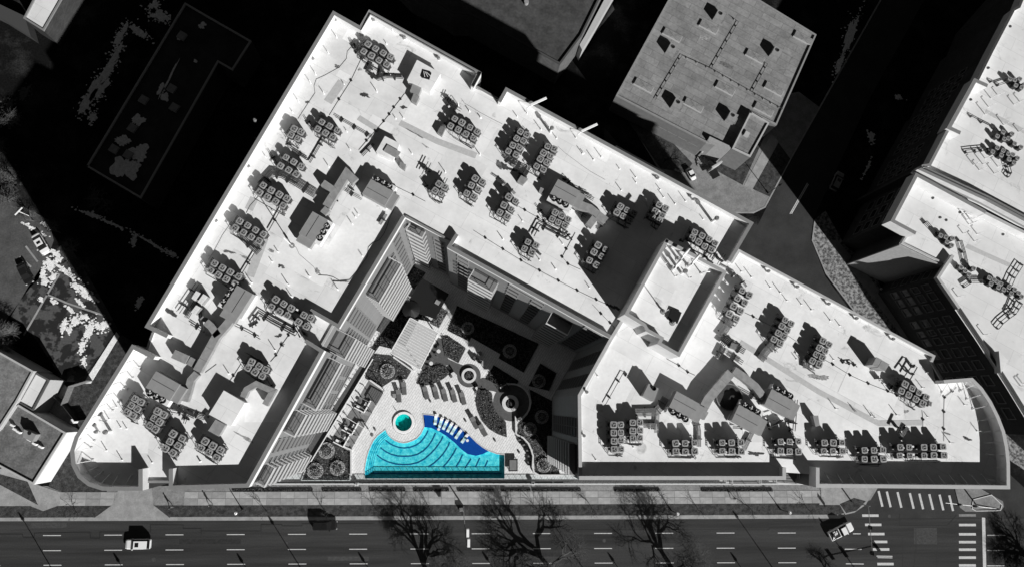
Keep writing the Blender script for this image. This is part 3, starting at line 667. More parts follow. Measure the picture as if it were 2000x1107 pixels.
CL = [  # crop origin x, y, scale, heading (0 or 1 = along the 28.6 degree grid), description, rows
 (600, 0, K5, 1, 'nearest the notched north parapet', [[(660, 483), (740, 530), (823, 577), (900, 620)], [(612, 560), (697, 607), (777, 655), (860, 700)]]),
 (480, 180, K5, 1, 'with pale ladder tray on open roof', [[(823, 325), (907, 370), (990, 413)], [(780, 400), (863, 445), (942, 490)]]),
 (480, 180, K5, 1, 'small one closest to west parapet', [[(525, 400), (600, 435)], [(490, 465), (562, 505)]]),
 (480, 180, K5, 1, 'directly above the bent cable tray', [[(435, 707), (520, 757), (600, 805)], [(378, 800), (465, 845), (548, 890)]]),
 (380, 370, K5, 1, 'left of the duct shadow on west roof', [[(743, -42), (832, 13), (920, 58), (1000, 103)], [(703, 38), (790, 88), (877, 132), (957, 175)]]),
 (380, 370, K5, 1, 'middle rack along the west parapet', [[(490, 345), (575, 390), (660, 440), (745, 487)], [(440, 420), (530, 467), (615, 515), (700, 560)]]),
 (380, 370, K5, 1, 'above the southern west-wing roof unit', [[(218, 800), (303, 848), (388, 893), (475, 940)], [(175, 875), (258, 925), (345, 970), (435, 1020)]]),
 (460, 520, K5, 1, 'beside the U-shaped pipe run', [[(438, 358), (522, 405), (603, 452), (740, 525), (815, 560)], [(390, 438), (477, 487), (560, 528), (683, 600), (768, 648)]]),
 (300, 700, K5, 1, 'above the big white roof box', [[(1062, 35), (1142, 80), (1215, 120)], [(1022, 98), (1100, 143), (1175, 187)]]),
 (130, 670, K5, 1, 'nearest the braced southwest parapet', [[(742, 598), (807, 633)], [(702, 670), (768, 708)], [(660, 745), (722, 780)]]),
 (130, 670, K5, 1, 'below the three-fan southwest roof unit', [[(990, 733), (1055, 770)], [(945, 808), (1010, 847)], [(900, 885), (965, 925)]]),
 (300, 700, K5, 1, 'southernmost on the southwest roof', [[(215, 810), (310, 860)], [(178, 893), (265, 937)], [(130, 968), (210, 1015)]]),
 (300, 700, K5, 1, 'below the big white roof box', [[(562, 890), (645, 940), (727, 987)], [(515, 965), (600, 1012), (680, 1068)]]),
 (700, 180, K5, 1, 'north-centre with a standing cable drop', [[(1043, 290), (1120, 335), (1207, 383), (1285, 430)], [(998, 367), (1080, 410), (1163, 457), (1245, 500)]]),
 (900, 180, K5, 1, 'left of two by north parapet', [[(645, 430), (713, 465)], [(605, 503), (677, 530)], [(562, 578), (635, 605)], [(515, 640), (597, 680)]]),
 (900, 180, K5, 1, 'right of two by north parapet', [[(940, 588), (1008, 620)], [(895, 662), (967, 697)], [(860, 728), (930, 765)], [(820, 803), (893, 840)]]),
 (700, 180, K5, 1, 'with tall pipe loops', [[(872, 995), (935, 1030)], [(830, 1068), (897, 1100)]]),
 (900, 180, K5, 1, 'right of the pipe loops', [[(157, 935), (232, 975)], [(115, 1010), (188, 1052)], [(66, 1096), (141, 1135)]]),
 (950, 330, K5, 1, 'above the four-unit courtyard-side rack', [[(242, 305), (315, 350)], [(190, 395), (268, 437)], [(147, 472), (226, 518)]]),
 (950, 330, K5, 1, 'below the three-fan north roof unit', [[(745, 475), (815, 507), (883, 548)], [(712, 543), (777, 578), (850, 615)]]),
 (950, 330, K5, 1, 'four-unit rack nearest the courtyard edge', [[(450, 790), (535, 830)], [(412, 863), (492, 908)]]),
 (950, 330, K5, 1, 'at the edge of the tower shadow', [[(1207, 825), (1290, 873)], [(1162, 900), (1247, 950)], [(1115, 988), (1190, 1040)]]),
 (1150, 350, K5, 1, 'left of two above tower shadow', [[(342, 298), (415, 337), (487, 373)], [(303, 362), (372, 402), (443, 442)]]),
 (1150, 350, K5, 1, 'right of two above tower shadow', [[(760, 278), (828, 318)], [(717, 350), (793, 395)], [(687, 412), (762, 452)]]),
 (1150, 350, K5, 1, 'just above the raised tower roof', [[(1145, 575), (1225, 612), (1300, 650), (1365, 695)], [(1115, 640), (1187, 680), (1252, 728), (1325, 765)]]),
 (1400, 520, K5, 1, 'right beside the raised tower roof', [[(275, 262), (350, 308)], [(225, 345), (302, 390)], [(180, 430), (255, 478)], [(133, 515), (213, 563)]]),
 (1400, 520, K5, 1, 'east wing centre with a fat pipe bundle', [[(740, 578), (803, 618)], [(703, 645), (763, 688)], [(663, 720), (723, 757)], [(617, 787), (683, 830)]]),
 (1400, 520, K5, 1, 'east wing right of the pipe bundle', [[(1145, 803), (1213, 843)], [(1107, 880), (1173, 912)], [(1075, 950), (1138, 985)], [(1033, 1020), (1103, 1057)]]),
 (1150, 700, K5, 0, 'westernmost tall rack on east wing', [[(267, 712), (343, 712)], [(270, 800), (347, 797)], [(273, 888), (347, 885)], [(275, 978), (350, 977)]]),
 (1150, 700, K5, 0, 'under the long horizontal pipe bundle', [[(475, 690), (550, 688)], [(475, 778), (552, 775)], [(478, 860), (553, 855)]]),
 (1150, 700, K5, 0, 'first rack along the south parapet', [[(937, 912), (1040, 912), (1143, 908)], [(940, 1003), (1042, 1003), (1143, 1000)]]),
 (1370, 700, K5, 0, 'second rack along the south parapet', [[(225, 905), (323, 905), (423, 905)], [(225, 997), (327, 998), (430, 1000)]]),
 (1370, 700, K5, 0, 'third rack along the south parapet', [[(857, 895), (953, 895), (1047, 893)], [(855, 995), (952, 1000), (1045, 1003)]]),
 (1600, 700, K5, 0, 'fourth rack along the south parapet', [[(55, 907), (148, 907), (247, 905)], [(50, 997), (148, 997), (250, 997)]]),
 (1600, 700, K5, 0, 'fifth rack along the south parapet', [[(490, 988), (590, 988), (688, 985)], [(490, 1083), (590, 1083), (690, 1080)]]),
 (1600, 700, K5, 0, 'long rack near southeast corner', [[(875, 955), (972, 955), (1130, 955), (1230, 955), (1337, 950)], [(870, 1047), (980, 1047), (1135, 1045), (1235, 1043), (1345, 1042)]]),
 (1600, 700, K5, 1, 'northeast of the grey walkway bend', [[(925, 273), (1005, 320), (1080, 365), (1155, 415)], [(887, 347), (965, 390), (1043, 435), (1115, 485)]]),
]
clusters = []
ROW = ['top row', 'second row', 'third row', 'fourth row']
mm_box = MB(); mm_box.box(0, 0, 0, .75, .32, .26); me_jbox = mm_box.mesh('junction_box', M_white)
for ox, oy, kk, grid, desc, rows in CL:
    ang = -A30 if grid else 0.0
    allc = []
    for ri, row in enumerate(rows):
        for ci, p in enumerate(row):
            q = Z(ox, oy, kk, [p])[0]; c = W(q[0], q[1], ZR + 1.55); allc.append(c)
            rn = ('top row' if ri == 0 else 'bottom row') if len(rows) == 2 else ROW[ri]
            t = thing('condenser_unit', '%s condenser, %s, rack %s' % (ORD[ci], rn, desc), 'condenser', (c[0], c[1], ZR + .64), 'rooftop fan condensers on racks', ang + random.uniform(-.09, .09)); t.scale = (random.uniform(.93, 1.08),) * 3
            child('coil', me_side, t); child('top_panel', me_top, t); f = child('fan', me_fan, t, (0, 0, 0), random.uniform(0, 2)); child('fan_guard', me_guard, t, (0, 0, .01))
    cx = sum(c[0] for c in allc) / len(allc); cy = sum(c[1] for c in allc) / len(allc)
    clusters.append((cx, cy, desc, ang))
    rk = thing('equipment_rack', 'galvanised condenser rack %s' % desc, 'rack', (cx, cy, ZR), 'steel racks carrying the condensers', ang)
    ca, sa = cos(-ang), sin(-ang); loc = [((x - cx) * ca - (y - cy) * sa, (x - cx) * sa + (y - cy) * ca) for x, y in allc]
    i = 0; x0 = min(p[0] for p in loc) - .9; x1 = max(p[0] for p in loc) + .6
    tall = len(rows) >= 3
    for ri, row in enumerate(rows):
        ys = [p[1] for p in loc[i:i + len(row)]]; i += len(row); y = sum(ys) / len(ys)
        for dy in (-.3, .3):
            mb = MB(); mb.box((x0 + x1) / 2, y + dy, .46, .575, x1 - x0, .09); child('rail', mb.mesh('rail', M_galv), rk)
            for x in (x0 + .15, x1 - .15): child('leg', me_leg, rk, (x, y + dy, -.12))
        mb = MB(); mb.box((x0 + x1) / 2, y, .30, .40, x1 - x0 - .3, .42); child('cable_tray', mb.mesh('cable_tray', M_pipe), rk)
        for k in range(len(row) - (1 if grid else 0)):
            xx = loc[i - len(row) + k][0] + .78
            if random.random() < .75: child('junction_box', me_jbox, rk, (xx if xx < x1 else x1 - .2, y + random.uniform(-.2, .2), .58))
    ym = max(p[1] for p in loc); yl = min(p[1] for p in loc)
    # the ladder frame at the rack's end and its loose refrigerant lines
    mb = MB()
    for dx in (0, .35): mb.box(x0 - .1 + dx * .6, (ym + yl) / 2, .9, .96, .05, ym - yl + 1.2)
    for k in range(8): mb.box(x0, yl - .5 + (ym - yl + 1) * k / 7, .9, .95, .34, .05)
    for yy in (yl - .5, ym + .5): mb.box(x0, yy, 0, .95, .06, .06)
    child('end_ladder', mb.mesh('end_ladder', M_galv), rk)
    mb = MB()
    for k in range(7):
        xs = x0 + (x1 - x0) * random.random(); ya = yl - .6 - random.random() * .3; d = random.uniform(-.5, .5)
        mb.tube([(xs, ya + .6, .5), (xs + d * .3, ya, .35), (xs + d, ya - .15, .06), (x1 - random.random(), ya - .1 - .05 * k, .05)], .035, 5)
    child('refrigerant_lines', mb.mesh('refrigerant_lines', M_pipe), rk)

# big rooftop units: body, hood, three fans
def rtu(cx, cy, ang, fside, hood, label, L=4.0, Wd=2.7, H=1.9):
    """cx,cy photo pixel of the top centre; fside +1/-1 = fans beside local +y/-y; hood +1/-1 at local +x/-x"""
    x, y = W(cx, cy, ZR + H); t = thing('rooftop_unit', label, 'air handler', (x, y, ZR), 'grey rooftop air handlers', ang)
    mb = MB(); mb.box(0, 0, 0, .35, L + .2, Wd + .2); child('curb', mb.mesh('curb', M_wallw), t)
    mb = MB(); mb.box(0, 0, .35, H, L, Wd); child('cabinet', mb.mesh('cabinet', M_rtu), t)
    mb = MB(); mb.box(0, .15 * -fside, H, H + .03, L - .3, .05); child('seam', mb.mesh('seam', M_black), t)
    mb = MB(); mb.box(hood * (L / 2 + .55), 0, .6, H - .25, 1.1, Wd * .92, 0, 0, 0); child('intake_hood', mb.mesh('intake_hood', M_rtu), t)
    mb = MB(); mb.box(0, fside * (Wd / 2 + .45), .35, H - .25, L, .9); child('fan_section', mb.mesh('fan_section', M_wallw), t)
    for k in (-1, 0, 1):
        fb = MB(); fb.ring(0, 0, 0, .3, .42, .47, 20, 0); fb.cyl(0, 0, .02, .05, .42, 20, 0); fb.cyl(0, 0, .1, .2, .12, 10, 1)
        for j in range(4):
            a = j * pi / 2 + k; c, s = cos(a), sin(a); P = [(.1, -.06, .14), (.4, -.15, .12), (.4, .12, .2), (.1, .05, .18)]; fb.quad([(u * c - v * s, u * s + v * c, w) for u, v, w in P], 1)
        child('fan', fb.mesh('fan', [M_black, M_blade]), t, (k * 1.05, fside * (Wd / 2 + .40), H - .25))


rtu(738, 376, -A30, 1, 1, 'grey three-fan roof unit at the inner corner by the bent duct')
rtu(612, 443, radians(61.4), -1, -1, 'grey three-fan roof unit beside the long duct, west wing')
rtu(464, 588, radians(61.4), 1, -1, 'grey three-fan roof unit in the middle of the southwest ducts')
rtu(318, 753, -A30, -1, 1, 'grey three-fan roof unit on the southwest roof by parapet')
rtu(1104, 376, -A30, -1, 1, 'grey three-fan roof unit on the north wing roof')
rtu(1337, 791, -A30, -1, 1, 'grey three-fan roof unit left of the east wing ducts')
rtu(1459, 817, -A30, 1, 1, 'grey three-fan roof unit in the middle of east wing')
rtu(1523, 786, -A30, 1, 1, 'grey three-fan roof unit furthest right on east wing')
# single boxes
def roof_box(corners, h, label, cat, name='roof_box', m=M_rtu, z=ZR, extras=()):
    p = WW(corners, z + h); c = (sum(a[0] for a in p) / len(p), sum(a[1] for a in p) / len(p), z)
    t = thing(name, label, cat, c)
    mb = MB(); mb.prism(p, z, z + h - .08, 0, 0); mb.build('body', m, t)
    q = [(c[0] + (a[0] - c[0]) * 1.04, c[1] + (a[1] - c[1]) * 1.04) for a in p]
    mb = MB(); mb.prism(q, z + h - .08, z + h); mb.build('lid', extras[0] if extras else m, t)
    return t


b1 = roof_box([(815, 118.6), (860, 143.7), (840, 178), (796, 157)], 1.7, 'large white roof box with a square louvred hatch on the north wing', 'roof box', m=M_wallw, extras=(M_roof,))
c = W(833, 148, ZR + 1.7); mb = MB(); mb.box(c[0], c[1], ZR + 1.7, ZR + 1.95, 1.3, 1.2, -radians(15)); mb.build('hatch', M_black, b1)
for k in range(3):
    mb = MB(); mb.box(c[0] - .35 + .35 * k, c[1] + .1, ZR + 1.95, ZR + 1.99, .08, 1.0, .2 + k * .3); mb.build('slat', M_white, b1)
roof_box([(808, 160), (824, 169), (817, 186), (801, 178)], 1.3, 'small grey box below the white roof box', 'roof box')
roof_box([(808, 183), (819, 189), (813, 202), (803, 196)], 1.1, 'small grey hatch below the grey box by white roof box', 'roof box', m=M_duct)
b2 = roof_box([(437.3, 763), (477, 785.8), (450.8, 830.5), (409.3, 808)], 1.8, 'large white roof box in the middle of the southwest roof', 'roof box', m=M_wallw, extras=(M_roof,))
roof_box([(421, 819), (439, 830), (427, 851), (407, 840)], 1.2, 'grey box against the underside of the white roof box', 'roof box', m=M_duct)
b3 = roof_box([(752, 267), (780, 281), (768, 312), (735, 297)], 1.3, 'white stair hatch with a dark door on the north roof', 'roof hatch', name='roof_hatch', m=M_wallw, extras=(M_roof,))
c = W(766, 297, ZR + 1.3); mb = MB(); mb.box(c[0], c[1], ZR + 1.3, ZR + 1.5, 2.4, 1.2, -A30); mb.build('door', M_duct, b3)
roof_box([(782, 316), (793, 322), (790, 331), (780, 324)], 1.2, 'small square vent hood right of the white stair hatch', 'vent hood', name='vent_hood', m=M_duct)
roof_box([(1267, 749), (1286, 758), (1277, 783), (1256, 772)], 1.9, 'tall grey single-fan box on the east wing', 'roof box')
c = W(1277, 758, ZR + 1.9); mb = MB(); mb.ring(c[0], c[1], ZR + 1.92, ZR + 2.15, .28, .33, 16); mb.cyl(c[0], c[1], ZR + 1.92, ZR + 1.95, .28, 16); tag(mb.build('exhaust_fan', M_black), 'black round fan on the tall grey box, east wing', 'fan')
roof_box([(1712, 697), (1722, 702), (1714, 716), (1704, 712)], 2.4, 'left one of two tall joined grey vent boxes', 'vent box', name='vent_box', m=M_duct)
roof_box([(1723, 703), (1737, 711), (1729, 723), (1715, 717)], 2.3, 'right one of two tall joined grey vent boxes', 'vent box', name='vent_box', m=M_duct)
roof_box([(1588, 811), (1598, 811), (1601, 830), (1593, 832)], 1.3, 'narrow grey box above the third south rack', 'roof box', m=M_duct)
roof_box([(1018, 343), (1031, 350), (1022, 360), (1011, 354)], 1.1, 'small grey open-topped box near the sooty patch', 'roof box', m=M_duct)
roof_box([(1056, 366), (1064, 370), (1060, 378), (1053, 374)], .9, 'small box left of the north three-fan unit', 'roof box', m=M_duct)
roof_box([(861, 246), (870, 250), (863, 265), (854, 259)], .9, 'small box at the left end of the north-centre rack', 'roof box', m=M_galv)
roof_box([(1312, 602), (1331, 610), (1323, 631), (1304, 622)], .35, 'black grid panel lying on the raised tower roof', 'panel', z=ZT, m=M_black, name='grid_panel')
roof_box([(383, 568), (391, 572), (381, 587), (374, 582)], 1.4, 'upper white-topped box on the empty west rack', 'roof box', m=M_duct, extras=(M_roof,))
roof_box([(397, 574), (405, 579), (393, 594), (386, 589)], 1.4, 'middle white-topped box on the empty west rack', 'roof box', m=M_duct, extras=(M_roof,))
roof_box([(383, 596), (391, 600), (381, 614), (373, 609)], 1.4, 'lower white-topped box on the empty west rack', 'roof box', m=M_duct, extras=(M_roof,))
roof_box([(396, 617), (403, 620), (399, 628), (390, 623)], 1.0, 'small grey box where the southwest duct ends', 'roof box', m=M_duct)
roof_box([(1429, 668), (1441, 672), (1437, 682), (1426, 678)], .8, 'round-ended pump box among the east wing pipes', 'roof box', m=M_galv)

def duct(pts, w, label, h0=.45, h1=1.5, m=M_duct):
    z = ZR + h1; p = WW(pts, z); c = p[0]; t = thing('air_duct', label, 'duct', (c[0], c[1], ZR))
    q, r = offs(p, w / 2), offs(p, -w / 2)
    for i in range(len(p) - 1):
        L = hypot(p[i + 1][0] - p[i][0], p[i + 1][1] - p[i][1]); n = max(1, round(L / 1.6))
        for k in range(n):
            f0, f1 = (k + (.015 if k else 0)) / n, (k + 1) / n
            qq = [tuple(a + (b - a) * f for a, b in zip(q[i], q[i + 1])) for f in (f0, f1)]; rr = [tuple(a + (b - a) * f for a, b in zip(r[i], r[i + 1])) for f in (f0, f1)]
            mb = MB(); mb.prism([qq[0], qq[1], rr[1], rr[0]], ZR + h0, z - (.02 if k % 2 else 0), 0, 0, True); mb.build('duct_section', m, t)
    mb = MB()
    for i in range(len(p)): mb.cyl(p[i][0], p[i][1], ZR, ZR + h0, .12, 6)
    mb.build('supports', M_galv, t, kind='stuff')


duct([(637, 403), (677, 338), (694, 354)], 1.25, 'long bent sheet-metal duct beside the inner corner roof unit')
duct([(652, 372), (630, 357)], 1.1, 'short side branch of the long bent duct')
duct([(630, 408), (640, 416)], 1.1, 'pale duct elbow ending the long bent duct')
duct([(459, 612), (438, 638), (421, 657), (384, 724)], 1.2, 'long straight duct down the southwest roof')
duct([(425, 655), (412, 637), (402, 628)], 1.1, 'curved duct branch left of the long southwest duct')
duct([(384, 728), (372, 741), (366, 764), (360, 783)], 1.0, 'lower white-streaked end of southwest duct', h0=.1, h1=1.0)
duct([(474, 775), (481, 760), (500, 749), (532, 763), (517, 790)], .85, 'thin kinked duct looping right of the white box')
duct([(1130, 399), (1152, 407), (1184, 432)], 1.3, 'duct leading right from the north three-fan unit')
duct([(1163, 424), (1150, 441)], 1.1, 'short branch of the north wing duct')
duct([(1428, 727), (1384, 778), (1368, 808)], 1.4, 'wide duct between the east wing roof units')
duct([(1434, 722), (1454, 736), (1476, 754), (1490, 772)], 1.2, 'curved right-hand duct of the east wing')
duct([(1362, 800), (1380, 812)], 1.3, 'short duct branch by the left east wing unit')
duct([(338, 690), (365, 702)], 1.3, 'dusty duct box at the west recess'); duct([(368, 703), (385, 712)], 1.2, 'duct box right of the west recess duct', h1=1.2)
# open fan pit by the middle unit (dark louvre bowl)
c = W(1425, 775, ZR + .6); t = thing('exhaust_bowl', 'dark round exhaust enclosure between the east wing ducts', 'exhaust', (c[0], c[1], ZR)); mb = MB(); mb.cyl(c[0], c[1], ZR, ZR + .5, 2.1, 20); mb.build('base', M_pipe, t)
mb = MB(); mb.cyl(c[0] + .3, c[1] - .2, ZR + .5, ZR + 1.1, 1.3, 18, 0, .5); mb.build('cone', M_acs, t); mb = MB(); mb.ring(c[0], c[1], ZR + .5, ZR + .62, 1.95, 2.12, 24); mb.build('rim', M_galv, t)

# pipe bundles
def pipes(o, pts, n, sp, r, label, z=.35, m=M_pipe):
    px = Z(*o, pts); p = WW(px, ZR + z); t = thing('pipe_run', label, 'pipes', (p[0][0], p[0][1], ZR), 'pipe runs across the white roof')
    for k in range(n):
        q = offs(p, (k - (n - 1) / 2) * sp); mb = MB(); mb.tube([(a, b, ZR + z + .02 * (k % 2)) for a, b in q], r, 6); mb.build('pipe', m, t)
    mb = MB()
    for i in range(len(p) - 1):
        L = hypot(p[i + 1][0] - p[i][0], p[i + 1][1] - p[i][1]); kk = max(1, int(L / 2.2)); a = atan2(p[i + 1][1] - p[i][1], p[i + 1][0] - p[i][0])
        for k in range(kk):
            f = (k + .5) / kk; mb.box(p[i][0] + (p[i + 1][0] - p[i][0]) * f, p[i][1] + (p[i + 1][1] - p[i][1]) * f, ZR + .003, ZR + z - r, .16, n * sp + .3, a)
    mb.build('supports', M_black, t, kind='stuff')


O1, O2, O3, O4 = (600, 0, K5), (480, 180, K5), (700, 180, K5), (900, 180, K5); O5, O6, O7, O8 = (380, 370, K5), (950, 330, K5), (1150, 350, K5), (560, 320, K5)
O9, O10, O11, O12 = (270, 530, K5), (460, 520, K5), (130, 670, K5), (300, 700, K5); O13, O14, O15, O16, O17 = (1200, 460, K5), (1400, 520, K5), (1150, 700, K5), (1370, 700, K5), (1600, 700, K5)
pipes(O1, [(470, 430), (515, 530), (560, 590), (650, 650)], 3, .16, .05, 'three pipes bending around the notch rack')
pipes(O1, [(660, 790), (770, 860), (860, 830), (1040, 840)], 3, .2, .07, 'pipes linking the notch rack to the white box')
pipes(O1, [(650, 780), (700, 690)], 5, .17, .06, 'short fat bundle under the notch rack'); pipes(O1, [(790, 840), (820, 700)], 4, .17, .06, 'short right bundle under the notch rack')
pipes(O2, [(970, 262), (1384, 500)], 2, .22, .05, 'long straight pipe pair on the upper west roof')
pipes(O2, [(1384, 560), (1260, 690)], 2, .25, .07, 'steep pipe pair beside the open tray')
pipes(O2, [(640, 275), (700, 370), (760, 430), (960, 545)], 2, .2, .05, 'pipe pair framing the ladder-tray rack')
pipes(O2, [(845, 500), (690, 765)], 2, .2, .06, 'pipe pair dropping from the ladder-tray rack'); pipes(O2, [(500, 620), (670, 730)], 2, .25, .08, 'dark pipe pair over the fourth west rack')
pipes(O2, [(160, 1010), (290, 870), (400, 890), (540, 970), (760, 1107)], 7, .2, .07, 'wide curving cable bundle on the west roof'); pipes(O2, [(250, 640), (330, 770), (560, 900)], 2, .2, .05, 'thin pipe pair hugging the fourth west rack')
pipes(O2, [(480, 530), (455, 600)], 2, .2, .06, 'short stub pipes under the small west rack')
pipes(O5, [(500, 500), (700, 680)], 6, .2, .07, 'fat pipe bundle under the middle west rack'); pipes(O5, [(645, 690), (510, 910)], 1, .2, .07, 'single pipe between two west racks'); pipes(O5, [(930, 220), (800, 450)], 1, .2, .07, 'single pipe under the duct-shadow rack')
pipes(O10, [(205, 650), (180, 600), (255, 500), (400, 590), (640, 720), (670, 680)], 2, .55, .1, 'thick U-shaped double pipe on the southwest roof')
pipes(O10, [(660, 650), (770, 840)], 2, .3, .09, 'white angled pipe pair at the parapet end', m=M_white)
pipes(O9, [(570, 560), (700, 640), (640, 230)], 2, .25, .08, 'pipes around the empty west rack'); pipes(O9, [(430, 440), (640, 130)], 2, .5, .05, 'open pipe frame on the empty west rack'); pipes(O9, [(520, 500), (700, 200)], 4, .2, .06, 'cable bundle through the empty west rack')
pipes(O9, [(1040, 580), (1200, 660), (1320, 730)], 1, .2, .06, 'thin pipe right of the straight southwest duct'); pipes(O9, [(1215, 290), (1080, 480)], 1, .2, .05, 'thin pipe beside the southwest roof unit')
pipes(O12, [(140, 480), (380, 580), (540, 640), (590, 580)], 3, .2, .06, 'pipe trio bending below the white box'); pipes(O12, [(190, 560), (370, 600), (330, 700)], 2, .3, .06, 'pipe frame around two round vents')
pipes(O11, [(1090, 640), (1200, 700), (1384, 790)], 4, .18, .06, 'pipe bundle below the southwest roof unit'); pipes(O12, [(1215, 200), (1320, 380)], 1, .2, .04, 'thin pipe right of the kinked duct')
pipes(O3, [(985, 30), (960, 100), (1000, 130), (1110, 200)], 2, .4, .05, 'open pipe loop above the north-centre rack', z=.8); pipes(O3, [(890, 440), (920, 360), (960, 340)], 4, .15, .05, 'pipe stub left of the north-centre rack')
pipes(O3, [(770, 760), (700, 900)], 2, .5, .06, 'tall pipe loops on the small rack', z=.9); pipes(O3, [(870, 1090), (950, 930)], 2, .4, .06, 'right pipe loop on the small rack', z=.9); pipes(O3, [(690, 940), (780, 1090)], 2, .2, .05, 'pipe pair under the small loop rack')
pipes(O4, [(490, 690), (560, 770), (700, 840), (640, 950)], 6, .2, .07, 'wide bundle under the left twin rack'); pipes(O4, [(640, 970), (720, 850)], 4, .2, .08, 'bundle end by the small grey box')
pipes(O4, [(1110, 960), (1130, 920), (1210, 1020), (1384, 1100)], 2, .2, .05, 'bent pipe pair above the north three-fan unit'); pipes(O4, [(690, 400), (750, 460), (640, 680)], 2, .2, .05, 'pipe pair beside the left twin rack')
pipes(O6, [(500, 720), (570, 590), (700, 660), (880, 750), (920, 720)], 2, .5, .09, 'U-shaped double pipe on the north wing roof'); pipes(O6, [(590, 930), (490, 850)], 2, .2, .09, 'dark pipe end by the courtyard-side rack')
pipes(O6, [(110, 110), (230, 190), (310, 270)], 3, .15, .05, 'cable ladder above the courtyard-side racks', z=.8); pipes(O6, [(550, 400), (620, 500), (720, 560)], 2, .2, .05, 'pipe pair left of the rack under north unit')
pipes(O6, [(940, 220), (1160, 330)], 3, .25, .06, 'pipe trio beside the north roof unit'); pipes(O6, [(700, 250), (1000, 470), (1080, 520)], 2, .3, .05, 'pipes crossing under the north roof unit')
pipes(O13, [(1020, 320), (1080, 240), (1110, 150)], 1, .5, .07, 'bent pipe above the tower corner', z=.8); pipes(O13, [(1120, 320), (1190, 200)], 2, .35, .05, 'thin pipe pair above the tower corner', z=.8)
pipes(O14, [(120, 50), (250, 120), (320, 220)], 3, .14, .05, 'cable ladder bending off the tower corner', z=.8); pipes(O14, [(150, 580), (90, 680), (30, 760)], 9, .14, .06, 'fat ribbed bundle beside the tower', m=M_galv)
pipes(O14, [(610, 840), (530, 920), (470, 1010)], 9, .14, .06, 'fat ribbed bundle under the central east rack', m=M_galv); pipes(O14, [(960, 1100), (970, 960)], 7, .14, .06, 'ribbed bundle under the right east rack', m=M_galv)
pipes(O14, [(60, 850), (110, 780), (200, 860), (300, 920)], 4, .25, .08, 'tangle of pipes below the tower rack', z=.6); pipes(O14, [(10, 990), (70, 870)], 5, .2, .09, 'thick parallel pipes below the tower'); pipes(O14, [(110, 930), (280, 1040)], 3, .3, .06, 'three small pipes below the tower rack')
pipes(O15, [(500, 580), (720, 575), (770, 530), (830, 420)], 8, .15, .06, 'long horizontal ribbed pipe bundle on the east wing', m=M_galv); pipes(O15, [(590, 720), (720, 720)], 5, .15, .06, 'short ribbed bundle right of the double rack', m=M_galv)
pipes(O15, [(175, 505), (370, 155), (440, 190)], 1, .2, .05, 'thin bent pipe on the open east wing corner'); pipes(O15, [(1160, 650), (1190, 780), (1190, 950)], 5, .15, .06, 'vertical ribbed bundle beside the first south rack', m=M_galv)
pipes(O15, [(740, 590), (730, 800)], 5, .15, .05, 'narrow bundle between the first racks', m=M_galv); pipes(O16, [(560, 770), (460, 980)], 5, .15, .06, 'slanted ribbed bundle beside the second south rack', m=M_galv)
pipes(O16, [(640, 740), (830, 680), (850, 710)], 2, .7, .07, 'raised pipe loop above the third south rack', z=.9); pipes(O16, [(1025, 440), (1000, 780)], 2, .35, .07, 'tall ladder of pipes right of the last unit', z=.7); pipes(O16, [(945, 620), (945, 740), (990, 800)], 1, .35, .08, 'dark pipe under the last roof unit')
pipes(O16, [(340, 740), (540, 745)], 2, .2, .06, 'dark pipes above the second south rack'); pipes(O16, [(430, 340), (680, 480)], 2, .25, .06, 'pipe pair right of the exhaust enclosure'); pipes(O17, [(245, 20), (290, 50), (370, 45), (410, 90)], 1, .2, .07, 'zigzag pipe on the open east roof')
pipes(O17, [(920, 190), (1010, 65), (1060, 90), (980, 230)], 1, .2, .09, 'tall dark pipe arch above the northeast rack', z=.9); pipes(O17, [(900, 235), (835, 350)], 3, .12, .04, 'ladder beside the northeast rack', z=.9)
pipes(O17, [(900, 690), (850, 800)], 2, .3, .08, 'slanted pipe pair above the southeast rack', z=.9); pipes(O17, [(870, 860), (940, 770), (960, 740)], 5, .13, .05, 'ribbed pipes above the southeast rack', m=M_galv); pipes(O17, [(650, 180), (660, 240)], 2, .3, .07, 'bent pipe stub by the northeast rack', z=.8)
pipes(O17, [(740, 270), (830, 350), (900, 420)], 3, .2, .06, 'pipe trio left of the northeast rack'); pipes(O17, [(1150, 470), (1215, 490)], 6, .12, .05, 'short pipe comb right of the northeast rack')
pipes(O8, [(600, 270), (810, 385)], 2, .2, .04, 'thin pipe pair beside the inner corner unit'); pipes(O8, [(595, 290), (480, 500)], 1, .2, .05, 'thin pipe along the long bent duct'); pipes(O8, [(740, 210), (660, 330)], 2, .3, .04, 'two thin pipes under the bent duct')
pipes(O8, [(1075, 545), (1005, 655)], 4, .14, .05, 'short ladder lying by the courtyard parapet')
for k, (o, c_, l) in enumerate([((800, 370, K3), (1040, 390), '')]): pass
# lightning cable runs with block feet
def cable(o, pts, label, feet=True, r=.03):
    px = Z(*o, pts); p = WW(px, ZR); t = thing('roof_cable', label, 'cable', (p[0][0], p[0][1], ZR), 'thin cables lying on the white roof')
    mb = MB(); mb.tube([(a, b, ZR + .05) for a, b in p], r, 4); mb.build('cable', M_pipe, t)
    if feet:
        mb = MB()
        for a, b in p[1:-1]: mb.box(a, b, ZR + .003, ZR + .16, .34, .3, .5)
        mb.build('block_feet', M_black, t)


